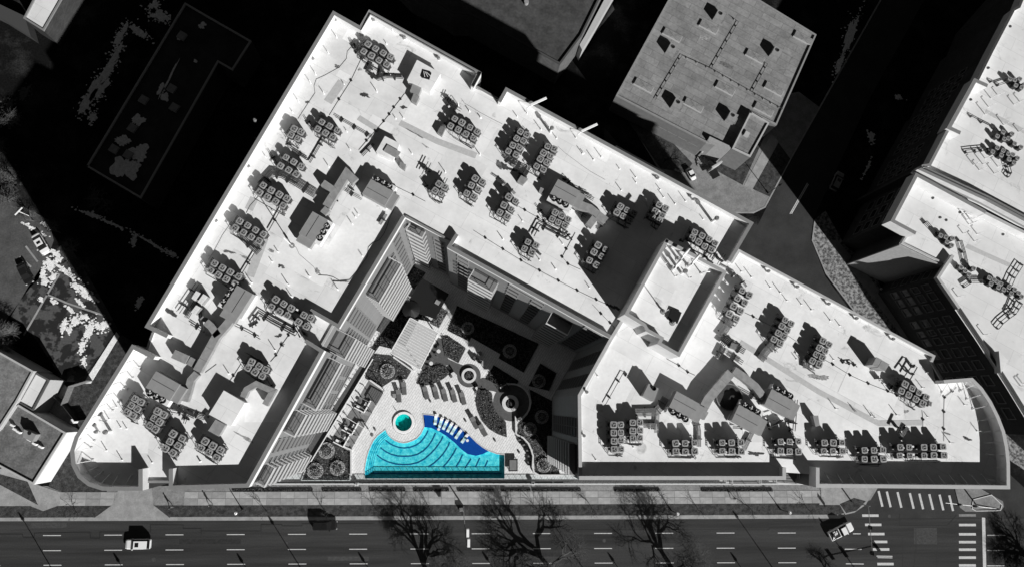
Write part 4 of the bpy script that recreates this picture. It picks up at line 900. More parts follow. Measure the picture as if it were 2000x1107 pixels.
K4 = 4.4286
cable(O1, [(490, 500), (435, 560), (425, 640), (345, 735), (190, 820), (100, 860), (75, 930), (85, 1010), (20, 1107), (-60, 1230), (-100, 1290)], 'winding thin cable down the upper west roof', False, .025)
cable(O1, [(590, 630), (475, 875), (345, 1080), (240, 1250)], 'straight cable with feet below the notch rack'); cable(O3, [(500, 20), (455, 80), (385, 170), (335, 245), (275, 320), (185, 425), (90, 530), (5, 630)], 'straight cable with many feet beside the stair hatch')
cable((850, 450, K4), [(330, 0), (435, 68), (588, 165), (745, 262), (905, 350), (1068, 437), (1230, 520), (1395, 600), (1485, 640), (1530, 690)], 'long footed cable parallel to the courtyard parapet')
cable((850, 450, K4), [(1360, 640), (1435, 720), (1515, 800), (1560, 850)], 'short footed cable near the courtyard corner')
cable((640, 440, K5), [(-100, 540), (0, 545), (60, 560), (130, 600), (240, 590), (330, 480), (430, 340), (440, 240), (490, 190), (560, 160), (610, 90), (640, 20), (680, -100), (720, -180)], 'wavy dark cable following the courtyard strip', False, .035)
cable(O17, [(0, -20), (148, 63), (332, 178), (530, 268), (740, 350), (900, 420)], 'footed cable sloping to the northeast rack'); cable((1750, 720, 4.612), [(545, 165), (505, 200), (435, 255), (430, 385), (430, 540), (430, 650)], 'footed cable near the curved parapet')
cable(O4, [(5, 75), (40, 125), (130, 175), (200, 220), (265, 255), (350, 300), (450, 350)], 'thin crooked cable by the north parapet', False, .02); cable(O4, [(1050, 590), (1120, 655), (1180, 700), (1300, 790), (1400, 860), (1560, 950)], 'thin cable right of the right twin rack', False, .02)
cable(O5, [(690, 80), (600, 180), (560, 260)], 'short cable under the duct-shadow rack', False); cable(O5, [(400, 350), (370, 400), (300, 500), (270, 560), (210, 670), (150, 760)], 'thin cable between west parapet and racks', False, .02)
cable(O5, [(1060, 610), (1100, 630), (1130, 700), (1210, 770), (1290, 840), (1320, 890)], 'cable trailing from the antenna mast', False, .02); cable(O6, [(350, 410), (418, 450), (560, 530), (625, 570), (790, 645)], 'footed cable between two north racks')
cable(O6, [(960, 690), (865, 870), (820, 955), (885, 1030), (1020, 1090)], 'bent footed cable by the tower-shadow rack'); cable(O14, [(300, 500), (395, 545), (580, 640)], 'short footed cable right of the tower rack'); cable(O14, [(770, 750), (890, 830)], 'short cable between the east racks', False)
cable(O8, [(1080, 270), (1165, 240), (1370, 340), (1500, 410)], 'footed cable right of the inner corner unit'); cable(O15, [(840, 0), (975, 75), (1070, 145), (1150, 180)], 'footed cable above the left east unit'); cable(O12, [(560, 150), (680, 60)], 'very short cable by the white box', False)
cable(O12, [(820, 250), (865, 185), (945, 60)], 'footed cable above the white box'); cable(O10, [(640, 580), (575, 745), (500, 850), (440, 960), (380, 1030)], 'footed cable below the ten-unit rack'); cable(O17, [(1110, 555), (1120, 655), (1120, 760)], 'short footed cable under the northeast rack')

# vent pipes
VP = [(O1, [(320, 410), (230, 580), (95, 808), (38, 903), (400, 915), (183, 1018), (925, 340), (905, 825), (860, 480), (755, 995)]), (O2, [(575, 110), (510, 225), (220, 707), (1095, 430), (1130, 625), (900, 810)]),
      (O3, [(405, 290), (490, 288), (580, 670), (1080, 143), (1200, 213), (1325, 282), (1315, 680), (940, 870)]), (O4, [(95, 213), (213, 280), (208, 680), (608, 268), (715, 235), (865, 408), (955, 385), (1035, 503), (1328, 665)]),
      (O5, [(850, 245), (905, 680), (840, 783), (1240, 650), (1245, 943), (1015, 1030), (620, 1010), (600, 1035)]), (O8, [(240, 925), (710, 655), (820, 1000), (775, 550), (745, 580)]),
      (O10, [(800, 115), (572, 203), (607, 325), (1108, 250), (430, 905), (425, 525)]), (O6, [(390, 565), (825, 812), (575, 985), (745, 1080), (180, 762)]), (O7, [(350, 122), (770, 115), (808, 198), (932, 268), (1045, 238), (1235, 433), (510, 38)]),
      ((850, 450, K4), [(585, 78), (1042, 335), (1333, 492)]), (O14, [(265, 60), (373, 118), (577, 228), (683, 283), (755, 370), (913, 410), (1022, 470), (1225, 582), (1328, 638), (1260, 1005), (860, 1000)]),
      (O17, [(175, 537), (560, 612), (600, 635), (835, 605), (1110, 310), (1155, 150), (975, 50), (1170, 625)]), ((1750, 720, 4.612), [(615, 320), (728, 557), (485, 660)]), (O11, [(545, 685), (463, 820), (590, 910), (652, 920)]),
      (O15, [(95, 187), (480, 955), (75, 1090)]), (O12, [(815, 160), (510, 1107)]), ((0, 737, K3), [(625, 425), (715, 480), (890, 495), (1170, 490)]), ((800, 0, K3), [(410, 905), (1075, 935), (1120, 920), (1010, 900)]), ((1200, 180, K3), [(30, 450), (125, 500)])]
mb = MB(); mb.cyl(0, 0, 0, 1, .055, 7); mb.cyl(0, 0, 0, .16, .14, 8, 0, .07); me_vp = mb.mesh('vent_pipe', M_white)
vps = []
for o, pts in VP:
    for p in pts:
        q = Z(*o, [p])[0]; vps.append(W(q[0], q[1], ZR))
seen = {}
DIRN = ['right of', 'above and right of', 'above', 'above and left of', 'left of', 'below and left of', 'below', 'below and right of']
vps = [v for v in vps if not any(hypot(v[0] - c[0], v[1] - c[1]) < 1.0 for c in clusters)]
info = []
for v in vps:
    c = min(clusters, key=lambda c: hypot(v[0] - c[0], v[1] - c[1])); a = atan2(v[1] - c[1], v[0] - c[0]); d = DIRN[int(round(a / (pi / 4))) % 8]; info.append((c[2], d, hypot(v[0] - c[0], v[1] - c[1]), v))
info.sort(key=lambda q: q[2])
for desc, d, dist, v in info:
    k = seen[(desc, d)] = seen.get((desc, d), -1) + 1
    o = bpy.data.objects.new('vent_pipe', me_vp); COL.objects.link(o); o.location = (v[0], v[1], ZR); o.scale = (1, 1, random.choice((.55, .7, .9, 1.1)))
    tag(o, '%svent pipe %s rack %s' % ('' if k == 0 else ORD[k] + ' ', d, desc), 'vent pipe', 'thin vent pipes on the white roof')
# capped exhaust vents with long shadows
def exhaust(px, py, h, r, label, z=ZR):
    x, y = W(px, py, z); t = thing('exhaust_vent', label, 'vent', (x, y, z)); mb = MB(); mb.cyl(0, 0, 0, h, r * .55, 10); child('stack', mb.mesh('stack', M_white), t); mb = MB(); mb.cyl(0, 0, h - .1, h + .3, r, 12, 0, r * .7); child('cap', mb.mesh('cap', M_galv), t)


exhaust(217, 842, 1.8, .38, 'mushroom-capped vent on the open southwest roof'); exhaust(1075, 259, 1.9, .38, 'mushroom-capped vent beside the north parapet'); exhaust(1391, 433, 2.2, .4, 'mushroom-capped vent near the northeast parapet corner')
exhaust(192, 842, .7, .3, 'low squat vent left of the southwest mushroom vent'); exhaust(612, 118, .6, .28, 'low squat vent on the upper west parapet edge'); exhaust(424, 433, .6, .28, 'low squat vent beside middle west parapet'); exhaust(500, 238, .6, .28, 'low squat vent near the small west rack')
exhaust(487, 327, .6, .28, 'low squat vent left of fourth west rack'); exhaust(1353, 391, .6, .28, 'low squat vent left of the northeast mushroom vent'); exhaust(1498, 531, .6, .28, 'low vent nearest the tower on the east parapet'); exhaust(1554, 561, .6, .28, 'second low vent along the east wing parapet')
exhaust(1615, 594, .6, .28, 'third low vent along the east wing parapet'); exhaust(1669, 622, .6, .28, 'fourth low vent along the east wing parapet'); exhaust(1740, 662, .6, .28, 'fifth low vent along the east wing parapet'); exhaust(1145, 765, .6, .28, 'low vent inside the white east wing courtyard edge')
exhaust(1140, 850, .5, .26, 'low vent near the lower courtyard edge, east wing'); exhaust(1283, 350, .6, .28, 'low vent by the north parapet right of centre'); exhaust(857, 117, .5, .3, 'low vent above the large white north box'); exhaust(655, 42, .5, .3, 'low vent in the northwest notch corner')
exhaust(730, 42, .5, .3, 'low vent in the second north corner'); exhaust(790, 77, .6, .35, 'low vent hood with a lead-in pipe, north parapet'); exhaust(348, 845, .8, .3, 'left of two round black vents by pipe frame'); exhaust(355, 849, .8, .3, 'right of two round black vents by pipe frame')
# tower roof ducts: gooseneck pipes
def goose(px, py, h, a, L, r, label):
    x, y = W(px, py, ZT); t = thing('gooseneck_vent', label, 'vent', (x, y, ZT), 'white pipes on the raised tower roof'); dx, dy = cos(a) * L, sin(a) * L
    mb = MB(); mb.tube([(0, 0, 0), (0, 0, h * .85), (dx * .15, dy * .15, h), (dx, dy, h)], r, 8); child('pipe', mb.mesh('pipe', M_white, smooth=True), t); mb = MB(); mb.cyl(0, 0, 0, .15, r * 2, 10); child('flashing', mb.mesh('flashing', M_roof), t)


goose(1313, 526, 1.8, .9, 1.4, .22, 'lowest left white gooseneck on the tower roof'); goose(1325, 508, 2.2, .9, 1.7, .2, 'upper left white gooseneck on the tower roof'); goose(1344, 520, 2.2, .9, 1.8, .2, 'upper right white gooseneck on the tower roof'); goose(1369, 534, 1.5, 0, .9, .09, 'thin bent pipe, rightmost on the tower roof')
exhaust(1331, 534, 2.0, .4, 'mushroom-capped vent on the raised tower roof', ZT); exhaust(1346, 543, .8, .1, 'thin stub pipe right of tower mushroom vent', ZT); exhaust(1300, 515, 1.1, .1, 'thin stub pipe nearest the tower corner', ZT); exhaust(1318, 540, .9, .1, 'thin stub pipe below the lowest gooseneck', ZT)
def mast(px, py, h, label, z=ZR, arm=0):
    x, y = W(px, py, z); t = thing('antenna_mast', label, 'antenna', (x, y, z)); mb = MB(); mb.cyl(0, 0, 0, h, .07, 8); child('pole', mb.mesh('pole', M_white), t); mb = MB(); mb.cyl(0, 0, h * .15, h * .15 + .5, .16, 8); mb.cyl(0, 0, 0, .1, .4, 10); child('base_box', mb.mesh('base_box', M_duct), t)


mast(571, 481, 5.6, 'tall thin antenna mast casting a long shadow, west roof'); mast(1295, 609, 2.9, 'short antenna mast in the middle of tower roof', ZT); mast(1313, 631, 1.6, 'thin antenna beside the black grid panel', ZT)
# braces behind the tall parapets
def braces(parent, pts, h, n, side):
    p = WW(pts, ZR + h); L = [0]
    for i in range(len(p) - 1): L.append(L[-1] + hypot(p[i + 1][0] - p[i][0], p[i + 1][1] - p[i][1]))
    for k in range(n):
        s = L[-1] * (k + .5) / n; i = max(j for j in range(len(L) - 1) if L[j] <= s); f = (s - L[i]) / (L[i + 1] - L[i]); d = Vector((p[i + 1][0] - p[i][0], p[i + 1][1] - p[i][1])).normalized(); q = Vector(p[i]).lerp(Vector(p[i + 1]), f); nn = Vector((-d.y, d.x)) * side
        a = q + nn * .52; b = q + nn * 1.9
        mb = MB(); mb.tube([(a.x, a.y, ZR + h * .8), (b.x, b.y, ZR + .04)], .05, 5); mb.box(b.x, b.y, ZR, ZR + .1, .3, .3, 0); mb.build('parapet_brace', M_wallw, parent)


braces(wing, [(258, 672), (146, 852), (137, 880), (140, 908), (152, 932), (172, 948), (200, 957), (278, 957)], 2.1, 17, 1)
braces(wingE, [(1843, 742), (1899.6, 737.3)], 2.0, 3, -1); braces(wingE, [(1899.6, 737.3), (1919, 756.9), (1936.5, 782.9), (1951.7, 813.2), (1962.5, 841.4), (1969, 871.8), (1972.3, 904.3), (1972.7, 954.2)], 2.2, 9, -1); braces(wingE, [(1972.7, 954.2), (1594, 951)], 2.2, 17, -1)
# two lamp arms on the north parapet
for px, py, l in ((1028, 213, 'left of two white lamp arms on the north parapet'), (1127, 264, 'right of two white lamp arms on the north parapet')):
    x, y = W(px, py, ZR + 1.3); t = thing('parapet_lamp', l, 'lamp', (x, y, ZR), 'lamp arms reaching over the north parapet'); mb = MB(); mb.tube([(0, 0, 0), (.1, 0, 1.5), (.8, .5, 1.9)], .1, 6); child('bracket', mb.mesh('bracket', M_white), t); mb = MB(); mb.box(1.9, 1.0, 1.85, 2.05, 2.9, .35, .47); child('lamp_bar', mb.mesh('lamp_bar', M_white), t)

# ================================================================== COURTYARD
def leaves(poly, z, n, size, h, m, name, parent, seed=1, kind='stuff', dome=None, tilt=.6):
    """small leaf faces spread through a volume over a polygon (or a dome (cx, cy, r0, r1))"""
    rnd = random.Random(seed); mb = MB()
    if dome is None: x0, x1 = min(p[0] for p in poly), max(p[0] for p in poly); y0, y1 = min(p[1] for p in poly), max(p[1] for p in poly)
    k = 0; tries = 0
    while k < n and tries < n * 12:
        tries += 1
        if dome:
            a = rnd.uniform(0, 2 * pi); r = math.sqrt(rnd.uniform(dome[2] ** 2, dome[3] ** 2)); x, y = dome[0] + r * cos(a), dome[1] + r * sin(a)
        else:
            x, y = rnd.uniform(x0, x1), rnd.uniform(y0, y1)
            if not inside((x, y), poly): continue
        c = Vector((x, y, z + rnd.random() * h)); nrm = Vector((rnd.gauss(0, tilt), rnd.gauss(0, tilt), 1)).normalized(); u = nrm.orthogonal().normalized(); u = Matrix.Rotation(rnd.uniform(0, 6.3), 3, nrm) @ u; w = nrm.cross(u)
        s = size * rnd.uniform(.5, 1.3); mb.quad([c + u * s, c + w * s * .45, c - u * s, c - w * s * .45]); k += 1
    return mb.build(name, m, parent, kind=kind)


def bed(px, label, m=M_bed, h=.12, border=None, plants=(), z=ZP, seed=1, name='planting_bed'):
    p = WW(px, z); c = (sum(a[0] for a in p) / len(p), sum(a[1] for a in p) / len(p), z); t = thing(name, label, 'planting bed', c)
    mb = MB(); mb.prism(p, z + .004, z + h); mb.build('soil', m, t)
    if border: mb = MB(); mb.band(p + [p[0], p[1]], .16, z, z + h + .08, 1); mb.build('border', border, t)
    for i, (n, size, hh, ml) in enumerate(plants): leaves(p, z + h, n, size, hh, ml, 'shrubs', t, seed + i)
    return t


# pool: basin, shelf, water
pool = thing('swimming_pool', 'turquoise swimming pool with a curved edge and dark blue sun shelf', 'pool', (*W(880, 900, ZP), ZP))
mb = MB(); mb.sheet(pool_w, ZP - .85, 0); n = len(pool_w)
for i in range(n):
    j = (i + 1) % n; lo = ZP - .85; mb.quad([(*pool_w[i], lo), (*pool_w[j], lo), (*pool_w[j], ZP), (*pool_w[i], ZP)] if 0 else [(*pool_w[j], lo), (*pool_w[i], lo), (*pool_w[i], ZP - (.38 if 3 <= i <= 11 else 0)), (*pool_w[j], ZP - (.38 if 3 <= i <= 11 else 0))])
mb.build('basin', M_cyan, pool)
mb = MB(); mb.sheet(shelf_w, ZP - .30, 0); n = len(shelf_w)
for i in range(9, n):
    j = (i + 1) % n; mb.quad([(*shelf_w[j], ZP - .30), (*shelf_w[i], ZP - .30), (*shelf_w[i], ZP), (*shelf_w[j], ZP)])
mb.build('sun_shelf', M_blue, pool)
mb = MB(); mb.sheet(union_w, ZP - .1); mb.build('water', M_water, pool)
arcs = [[(285, 800), (310, 820), (340, 835), (370, 844), (400, 847), (437, 842), (470, 830), (500, 810), (520, 785), (535, 762), (545, 740)],
        [(255, 845), (285, 868), (320, 885), (360, 895), (400, 897), (440, 895), (480, 885), (515, 864), (545, 835), (570, 798), (590, 755)],
        [(232, 888), (265, 913), (300, 930), (345, 943), (390, 947), (435, 945), (480, 935), (523, 912), (560, 880), (588, 850), (610, 820), (625, 797), (635, 775)],
        [(545, 960), (580, 937), (610, 910), (632, 885), (650, 860), (665, 835), (675, 810)], [(635, 960), (660, 932), (680, 905), (700, 875), (715, 845)], [(712, 960), (734, 925), (752, 885)], [(768, 965), (787, 935), (803, 910)], [(830, 960), (843, 932), (855, 905)],
        [(885, 960), (895, 940), (903, 920)]]
for k, a in enumerate(arcs):
    mb = MB(); mb.band(WW(C(a), ZP - .8), .2, ZP - .845, ZP - .79); mb.build('lane_tile_line', M_line, pool)
mb = MB(); mb.band(WW(C([(180, 997), (980, 997)]), ZP - .8), .2, ZP - .845, ZP - .7); mb.build('bench_edge', M_line, pool)
left = WW(C([(285, 735), (240, 770), (215, 800), (200, 830), (185, 865), (175, 900), (168, 935), (162, 970), (162, 1005)]), ZP)
for k, (o_, d_) in enumerate(((.12, .25), (.45, .4), (.8, .55), (1.15, .7))):
    mb = MB(); mb.band(offs(left, o_ - .12), .34, ZP - .845, ZP - d_, 1); mb.build('step', M_cyan, pool)
    mb = MB(); mb.band(offs(left, o_ + .17), .05, ZP - d_ + .003, ZP - d_ + .02, 1); mb.build('step_edge', M_line, pool)
# coping stones round the pool
mb = MB(); cop = union_w + [union_w[0]]; mb.band(cop, .18, ZP + .004, ZP + .05, -1 if not inside(((offs(cop, .1)[5])), union_w) else -1); mb.build('pool_coping', mat('coping_stone_grey', .5, .06, 3), pool)
tub = thing('hot_tub', 'round teal spa with white rim above the pool', 'spa', (tubc[0], tubc[1], ZP))
mb = MB(); mb.ring(tubc[0], tubc[1], ZP - .9, ZP + .28, TR - .02, TR + .42, 48); mb.build('rim', M_white, tub)
mb = MB(); mb.ring(tubc[0], tubc[1], ZP, ZP + .02, TR + .55, TR + .62, 48); mb.build('drain_ring', M_duct, tub)
mb = MB(); mb.cyl(tubc[0], tubc[1], ZP - 1.0, ZP - .85, TR, 40); mb.build('floor', M_tub, tub); mb = MB(); mb.ring(tubc[0], tubc[1], ZP - .84, ZP - .4, TR - .55, TR - .02, 40); mb.build('seat', M_tub, tub)
mb = MB(); mb.cyl(tubc[0], tubc[1], ZP + .1, ZP + .12, TR - .03, 40); mb.build('water', water_mat('spa_water', (.6, .93, .9), .7), tub)
mb = MB(); c = W(*C([(362, 635)])[0], ZP); mb.tube([(*c, ZP), (*c, ZP + 1.0), (c[0] + .25, c[1] - .5, ZP + .8)], .04, 6); tag(mb.build('grab_rail', M_galv), 'thin steel grab rail beside the round spa', 'rail')

# loungers
def prism_xz(prof, w, name, m):
    mb = MB(); n = len(prof); b = 0; mb.v = [(x, -w / 2, z) for x, z in prof] + [(x, w / 2, z) for x, z in prof]
    mb.f = [tuple(range(n - 1, -1, -1)), tuple(range(n, 2 * n))] + [(i, (i + 1) % n, n + (i + 1) % n, n + i) for i in range(n)]; mb.m = [0] * len(mb.f); return mb.mesh(name, m)


def lounger_parts(m, frame):
    seat = prism_xz([(-.95, .30), (.25, .32), (.25, .40), (-.95, .38)], .66, 'seat', m); back = prism_xz([(.27, .33), (.98, .72), (.95, .80), (.24, .41)], .66, 'backrest', m)
    mb = MB()
    for y in (-.36, .36): mb.box(-.1, y, .24, .31, 1.75, .05)
    mb.box(-.98, 0, .24, .31, .05, .74); mb.box(.78, 0, .24, .31, .05, .74); fr = mb.mesh('frame', frame); mb = MB(); mb.box(0, 0, 0, .25, .06, .06); lg = mb.mesh('leg', frame); return seat, back, fr, lg


LG = lounger_parts(M_fab, M_galv)


def lounger(px, py, ang, label, parts=LG, name='sun_lounger', group='grey sun loungers on the deck', s=1.0):
    x, y = W(px, py, ZP); t = thing(name, label, 'sun lounger', (x, y, ZP), group, ang); t.scale = (s,) * 3
    child('seat', parts[0], t); child('backrest', parts[1], t); child('frame', parts[2], t)
    for a in (-.85, .65):
        for b in (-.34, .34): child('leg', parts[3], t, (a, b, 0))


for i, (x, y) in enumerate([(528, 512), (588, 512), (640, 525), (695, 530), (750, 545)]):
    q = C([(x, y)])[0]; lounger(q[0], q[1], radians(105), '%s grey lounger from the left in the row above the pool' % ORD[i], s=1.25)
for (x, y), l in (((397, 485), 'upper grey lounger right of the round spa, by the bed'), ((366, 530), 'lower grey lounger above the spa with small table'), ((820, 690), 'left grey lounger beside the crescent hedge'), ((870, 735), 'right grey lounger beside the crescent hedge')):
    q = C([(x, y)])[0]; lounger(q[0], q[1], radians(118 if x > 500 else 95), l.replace('right of the round spa, by', 'above the spa, beside'), s=1.25)
lp = prism_xz([(-.9, .0), (-.9, .14), (-.55, .28), (.0, .12), (.35, .22), (.95, .75), (.95, .62), (.5, .0)], .68, 'shell', M_wfab)
hp = MB(); hp.box(.72, 0, .60, .70, .26, .5); hp = hp.mesh('head_cushion', M_wfab)
for i, (x, y, a) in enumerate([(152, 245, 84), (182, 262, 72), (208, 275, 66), (235, 290, 62), (258, 305, 60), (285, 330, 56), (322, 355, 54)]):
    q = Z(800, 737, K3, [(x, y)])[0]; c = W(q[0], q[1], ZP - .1); t = thing('ledge_lounger', '%s white moulded lounger from the left on the blue shelf' % ORD[i], 'pool lounger', (c[0], c[1], ZP - .38), 'white loungers standing in shallow water', radians(a)); t.scale = (1.1, .82, 1.1)
    child('shell', lp, t); child('head_cushion', hp, t)
for (x, y), l in (((170, 301), 'left small white side table standing in the pool'), ((338, 366), 'right small white side table standing in the pool')):
    q = Z(800, 737, K3, [(x, y)])[0]; c = W(q[0], q[1], ZP); t = thing('side_table', l, 'side table', (c[0], c[1], ZP - .38)); mb = MB(); mb.cyl(0, 0, 0, .5, .1, 10); child('pedestal', mb.mesh('pedestal', M_white), t); mb = MB(); mb.cyl(0, 0, .5, .55, .27, 16); child('top', mb.mesh('top', M_white), t)
# pergola with ribbed roof
pg = [(435, 65), (600, 152), (490, 372), (318, 270)]; zt_ = ZP + 3.4; pw = WW(C(pg), zt_); cc = (sum(p[0] for p in pw) / 4, sum(p[1] for p in pw) / 4)
t = thing('pergola', 'pergola with a pale ribbed roof beside the lobed paving', 'pergola', (*cc, ZP)); P = [Vector(p) for p in pw]; nsl = 15
for k in range(nsl):
    f0, f1 = (k + .09) / nsl, (k + .91) / nsl; q = [P[0].lerp(P[3], f0), P[1].lerp(P[2], f0), P[1].lerp(P[2], f1), P[0].lerp(P[3], f1)]
    mb = MB(); mb.prism([(v.x, v.y) for v in q], zt_ - .1, zt_, 0, 0, True); mb.build('roof_slat', mat('pergola_slat', .46, .05, 2), t)
q = offs([(v.x, v.y) for v in P] + [(P[0].x, P[0].y), (P[1].x, P[1].y)], 0)
for i in range(4):
    a, b = P[i], P[(i + 1) % 4]; mb = MB(); mb.band([(a.x, a.y), (b.x, b.y)], .15, zt_ - .32, zt_ + .04, 1 if not inside(offs([tuple(a), tuple(b)], .1)[0], pw) else -1); mb.build('edge_beam', M_white, t)
for i in range(4):
    a = P[i].lerp(Vector(cc), .07); mb = MB(); mb.box(a.x, a.y, ZP, zt_ - .3, .22, .22, A30); mb.build('post', M_white, t)
# dark flat canopy and dark parasol
DC = Z(640, 440, K5, [(1025, 575), (1310, 740), (1165, 1010), (955, 940), (880, 800)]); w_ = WW(DC, ZP + 2.8); t = thing('flat_canopy', 'black flat-roofed canopy with a small grey hatch', 'canopy', (*w_[0], ZP)); mb = MB(); mb.prism(w_, ZP + 2.6, ZP + 2.8, 0, 0, True); mb.build('roof', M_black, t)
for p in w_: mb = MB(); v = Vector(p).lerp(Vector((sum(a[0] for a in w_) / 5, sum(a[1] for a in w_) / 5)), .06); mb.box(v.x, v.y, ZP, ZP + 2.6, .15, .15); mb.build('post', M_black, t)
c = W(*Z(640, 440, K5, [(1188, 832)])[0], ZP + 2.8); mb = MB(); mb.box(c[0], c[1], ZP + 2.8, ZP + 2.95, .9, .85, -A30); mb.build('hatch', M_duct, t)
c = W(803, 604, ZP + 3.4); t = thing('parasol', 'large black round parasol between pergola and black canopy', 'parasol', (c[0], c[1], ZP)); mb = MB(); mb.cyl(0, 0, 3.0, 3.6, 1.7, 16, 0, .1); child('canopy', mb.mesh('canopy', M_black), t); mb = MB(); mb.cyl(0, 0, 0, 3.5, .05, 8); child('pole', mb.mesh('pole', M_galv), t)
# dark paving: lobes, path and round plazas
def circ(cx, cy, r, n=40): return [(cx + r * cos(2 * pi * i / n), cy + r * sin(2 * pi * i / n)) for i in range(n)]


court = thing('courtyard_paving', 'dark grey curved paving linking two round fire pits', 'paving', (*W(920, 730, ZP), ZP))
for k, poly in enumerate([[(603, 180), (630, 190), (648, 230), (645, 280), (665, 310), (720, 335), (750, 345), (720, 410), (690, 380), (660, 345), (630, 355), (590, 350), (545, 372), (510, 382), (498, 365)], circ(787, 408, 71), [(830, 440), (870, 420), (900, 425), (1010, 480), (1000, 520), (925, 500), (850, 492), (825, 465)], circ(1045, 570, 113)]):
    mb = MB(); mb.prism(WW(C(poly), ZP), ZP + .001, ZP + .012 + .004 * k); mb.build('paving', M_dkpath, court)
for x, y, ro, ri, l in ((787, 408, 43, 29, 'smaller white-ringed round fire pit nearer the pergola'), (1036, 575, 48, 28, 'larger white-ringed round fire pit by the crescent hedge')):
    c = W(*C([(x, y)])[0], ZP + .4); k = 1 / KC / 9.65; t = thing('fire_pit', l, 'fire pit', (c[0], c[1], ZP)); mb = MB(); mb.ring(0, 0, 0, .45, ri * k, ro * k, 36); child('ring_wall', mb.mesh('ring_wall', M_stone), t); mb = MB(); mb.cyl(0, 0, .02, .25, ri * k - .02, 24); child('ember_bed', mb.mesh('ember_bed', M_soil), t)
    rnd = random.Random(3); mb = MB()
    for _ in range(60): a = rnd.uniform(0, 6.28); r = rnd.uniform(0, ri * k * .85); mb.box(r * cos(a), r * sin(a), .25, .25 + rnd.uniform(.05, .12), .16, .13, a)
    child('lava_stones', mb.mesh('lava_stones', mat('lava_stone', .09, .4, 6)), t, kind='stuff')
for i, (x, y) in enumerate([(605, 262), (560, 335)]):
    c = W(*C([(x, y)])[0], ZP + .7); t = thing('cafe_table', '%s round white table on the dark lobed paving' % ('upper', 'lower')[i], 'table', (c[0], c[1], ZP)); mb = MB(); mb.cyl(0, 0, .68, .73, .38, 18); child('top', mb.mesh('top', M_stone), t); mb = MB(); mb.cyl(0, 0, 0, .68, .04, 8); mb.cyl(0, 0, 0, .03, .25, 12); child('base', mb.mesh('base', M_black), t)
    for s in (-1, 1):
        cx_, cy_ = c[0] - .1 + s * .75 * .4, c[1] + s * .75; tt = thing('cafe_chair', 'chair %s the %s round table on lobed paving' % (('below', 'above')[s > 0], ('upper', 'lower')[i]), 'chair', (cx_, cy_, ZP), None, pi / 2 * s - .4); mb = MB(); mb.box(0, 0, .42, .47, .45, .45); child('seat', mb.mesh('seat', M_fab), tt); mb = MB(); mb.box(.22, 0, .47, .85, .05, .45); child('backrest', mb.mesh('backrest', M_fab), tt)
        for a in (-.2, .2):
            for b in (-.2, .2): mb = MB(); mb.box(a, b, 0, .42, .03, .03); child('leg', mb.mesh('leg', M_galv), tt)
# hedges and beds
H_ = (700, .12, .5, M_leafd)
bed(C([(630, 180), (660, 178), (762, 248), (722, 328), (650, 290), (640, 240)]), 'dark hedge bed right of the lobed paving', plants=((900, .14, .5, M_leafd), (150, .1, .55, M_leafp)), border=M_dkpath, seed=2)
bed(C([(482, 455), (510, 390), (560, 362), (610, 350), (655, 365), (665, 395), (630, 425), (580, 450), (530, 463)]), 'kidney-shaped dark hedge below the lobed paving', plants=((900, .14, .5, M_leafd), (150, .1, .55, M_leafp)), border=M_dkpath, seed=3)
bed(C([(850, 495), (885, 498), (922, 520), (925, 565), (940, 610), (970, 655), (1005, 690), (1010, 772), (960, 755), (910, 725), (870, 680), (845, 620), (835, 560)]), 'crescent-shaped dark hedge left of the larger fire pit', plants=((1500, .14, .5, M_leafd), (260, .1, .55, M_leafp)), border=M_dkpath, seed=4)
bed(C([(715, -10), (1205, 218), (1115, 390), (965, 305), (975, 280), (800, 180), (790, 205), (660, 140)]), 'large rectangular planting bed along the north facade', M_soil, plants=((2200, .16, .35, M_leafd),), seed=5)
bed(C([(935, 345), (1085, 440), (1075, 462), (1010, 450), (965, 465), (888, 430)]), 'small dark bed between both fire pits', M_soil, plants=((400, .14, .3, M_leafd),), seed=6)
bed(C([(1215, 335), (1312, 395), (1268, 500), (1145, 470)]), 'square dark bed near the east facade', M_soil, plants=((500, .15, .3, M_leafd),), seed=7)
bed(C([(1150, 490), (1285, 560), (1290, 900), (1255, 890), (1200, 770), (1130, 700), (1080, 705), (1140, 640), (1165, 570)]), 'long dark bed against the east facade', M_soil, plants=((1500, .15, .3, M_leafd),), seed=8)
bed(C([(1080, 705), (1130, 700), (1200, 775), (1255, 880), (1330, 950), (1328, 1003), (1215, 1003), (1185, 975), (1175, 900), (1150, 840), (1085, 780)]), 'pale mulched bed behind the curved white bench', plants=((700, .13, .25, M_leafp), (300, .13, .3, M_leafd)), seed=9)
bed(Z(440, 780, K5, [(1075, 400), (1345, 575), (1345, 865), (830, 865), (880, 740)]), 'triangular bed with three ring planters, bottom left', plants=((700, .14, .25, M_leafd), (300, .12, .25, M_leafp)), border=M_stone, seed=10)
bed(C([(205, 280), (318, 290), (440, 380), (412, 430), (330, 435), (255, 485), (165, 425), (190, 340)]), 'bed with a ring planter left of the pergola', plants=((500, .14, .25, M_leafd), (200, .12, .25, M_leafp)), seed=11)
bed(Z(640, 440, K5, [(930, 445), (1060, 515), (935, 690), (830, 600)]), 'small bed above the black canopy', plants=((400, .14, .3, M_leafp), (300, .14, .3, M_leafd)), seed=12)
bed(Z(640, 440, K5, [(1225, 890), (1300, 935), (1200, 1110), (1110, 1060), (1160, 1000)]), 'small bed below the black canopy', plants=((300, .13, .2, M_leafp), (200, .13, .3, M_leafd)), seed=13)
bed(C([(455, -40), (480, 10), (570, 90), (430, 60), (330, 250), (250, 230), (180, 330), (130, 440), (100, 430), (230, 200), (330, 60), (400, -30)]), 'dark shrub strip between west facade and pergola', M_soil, plants=((1200, .16, .5, M_leafd),), seed=14)


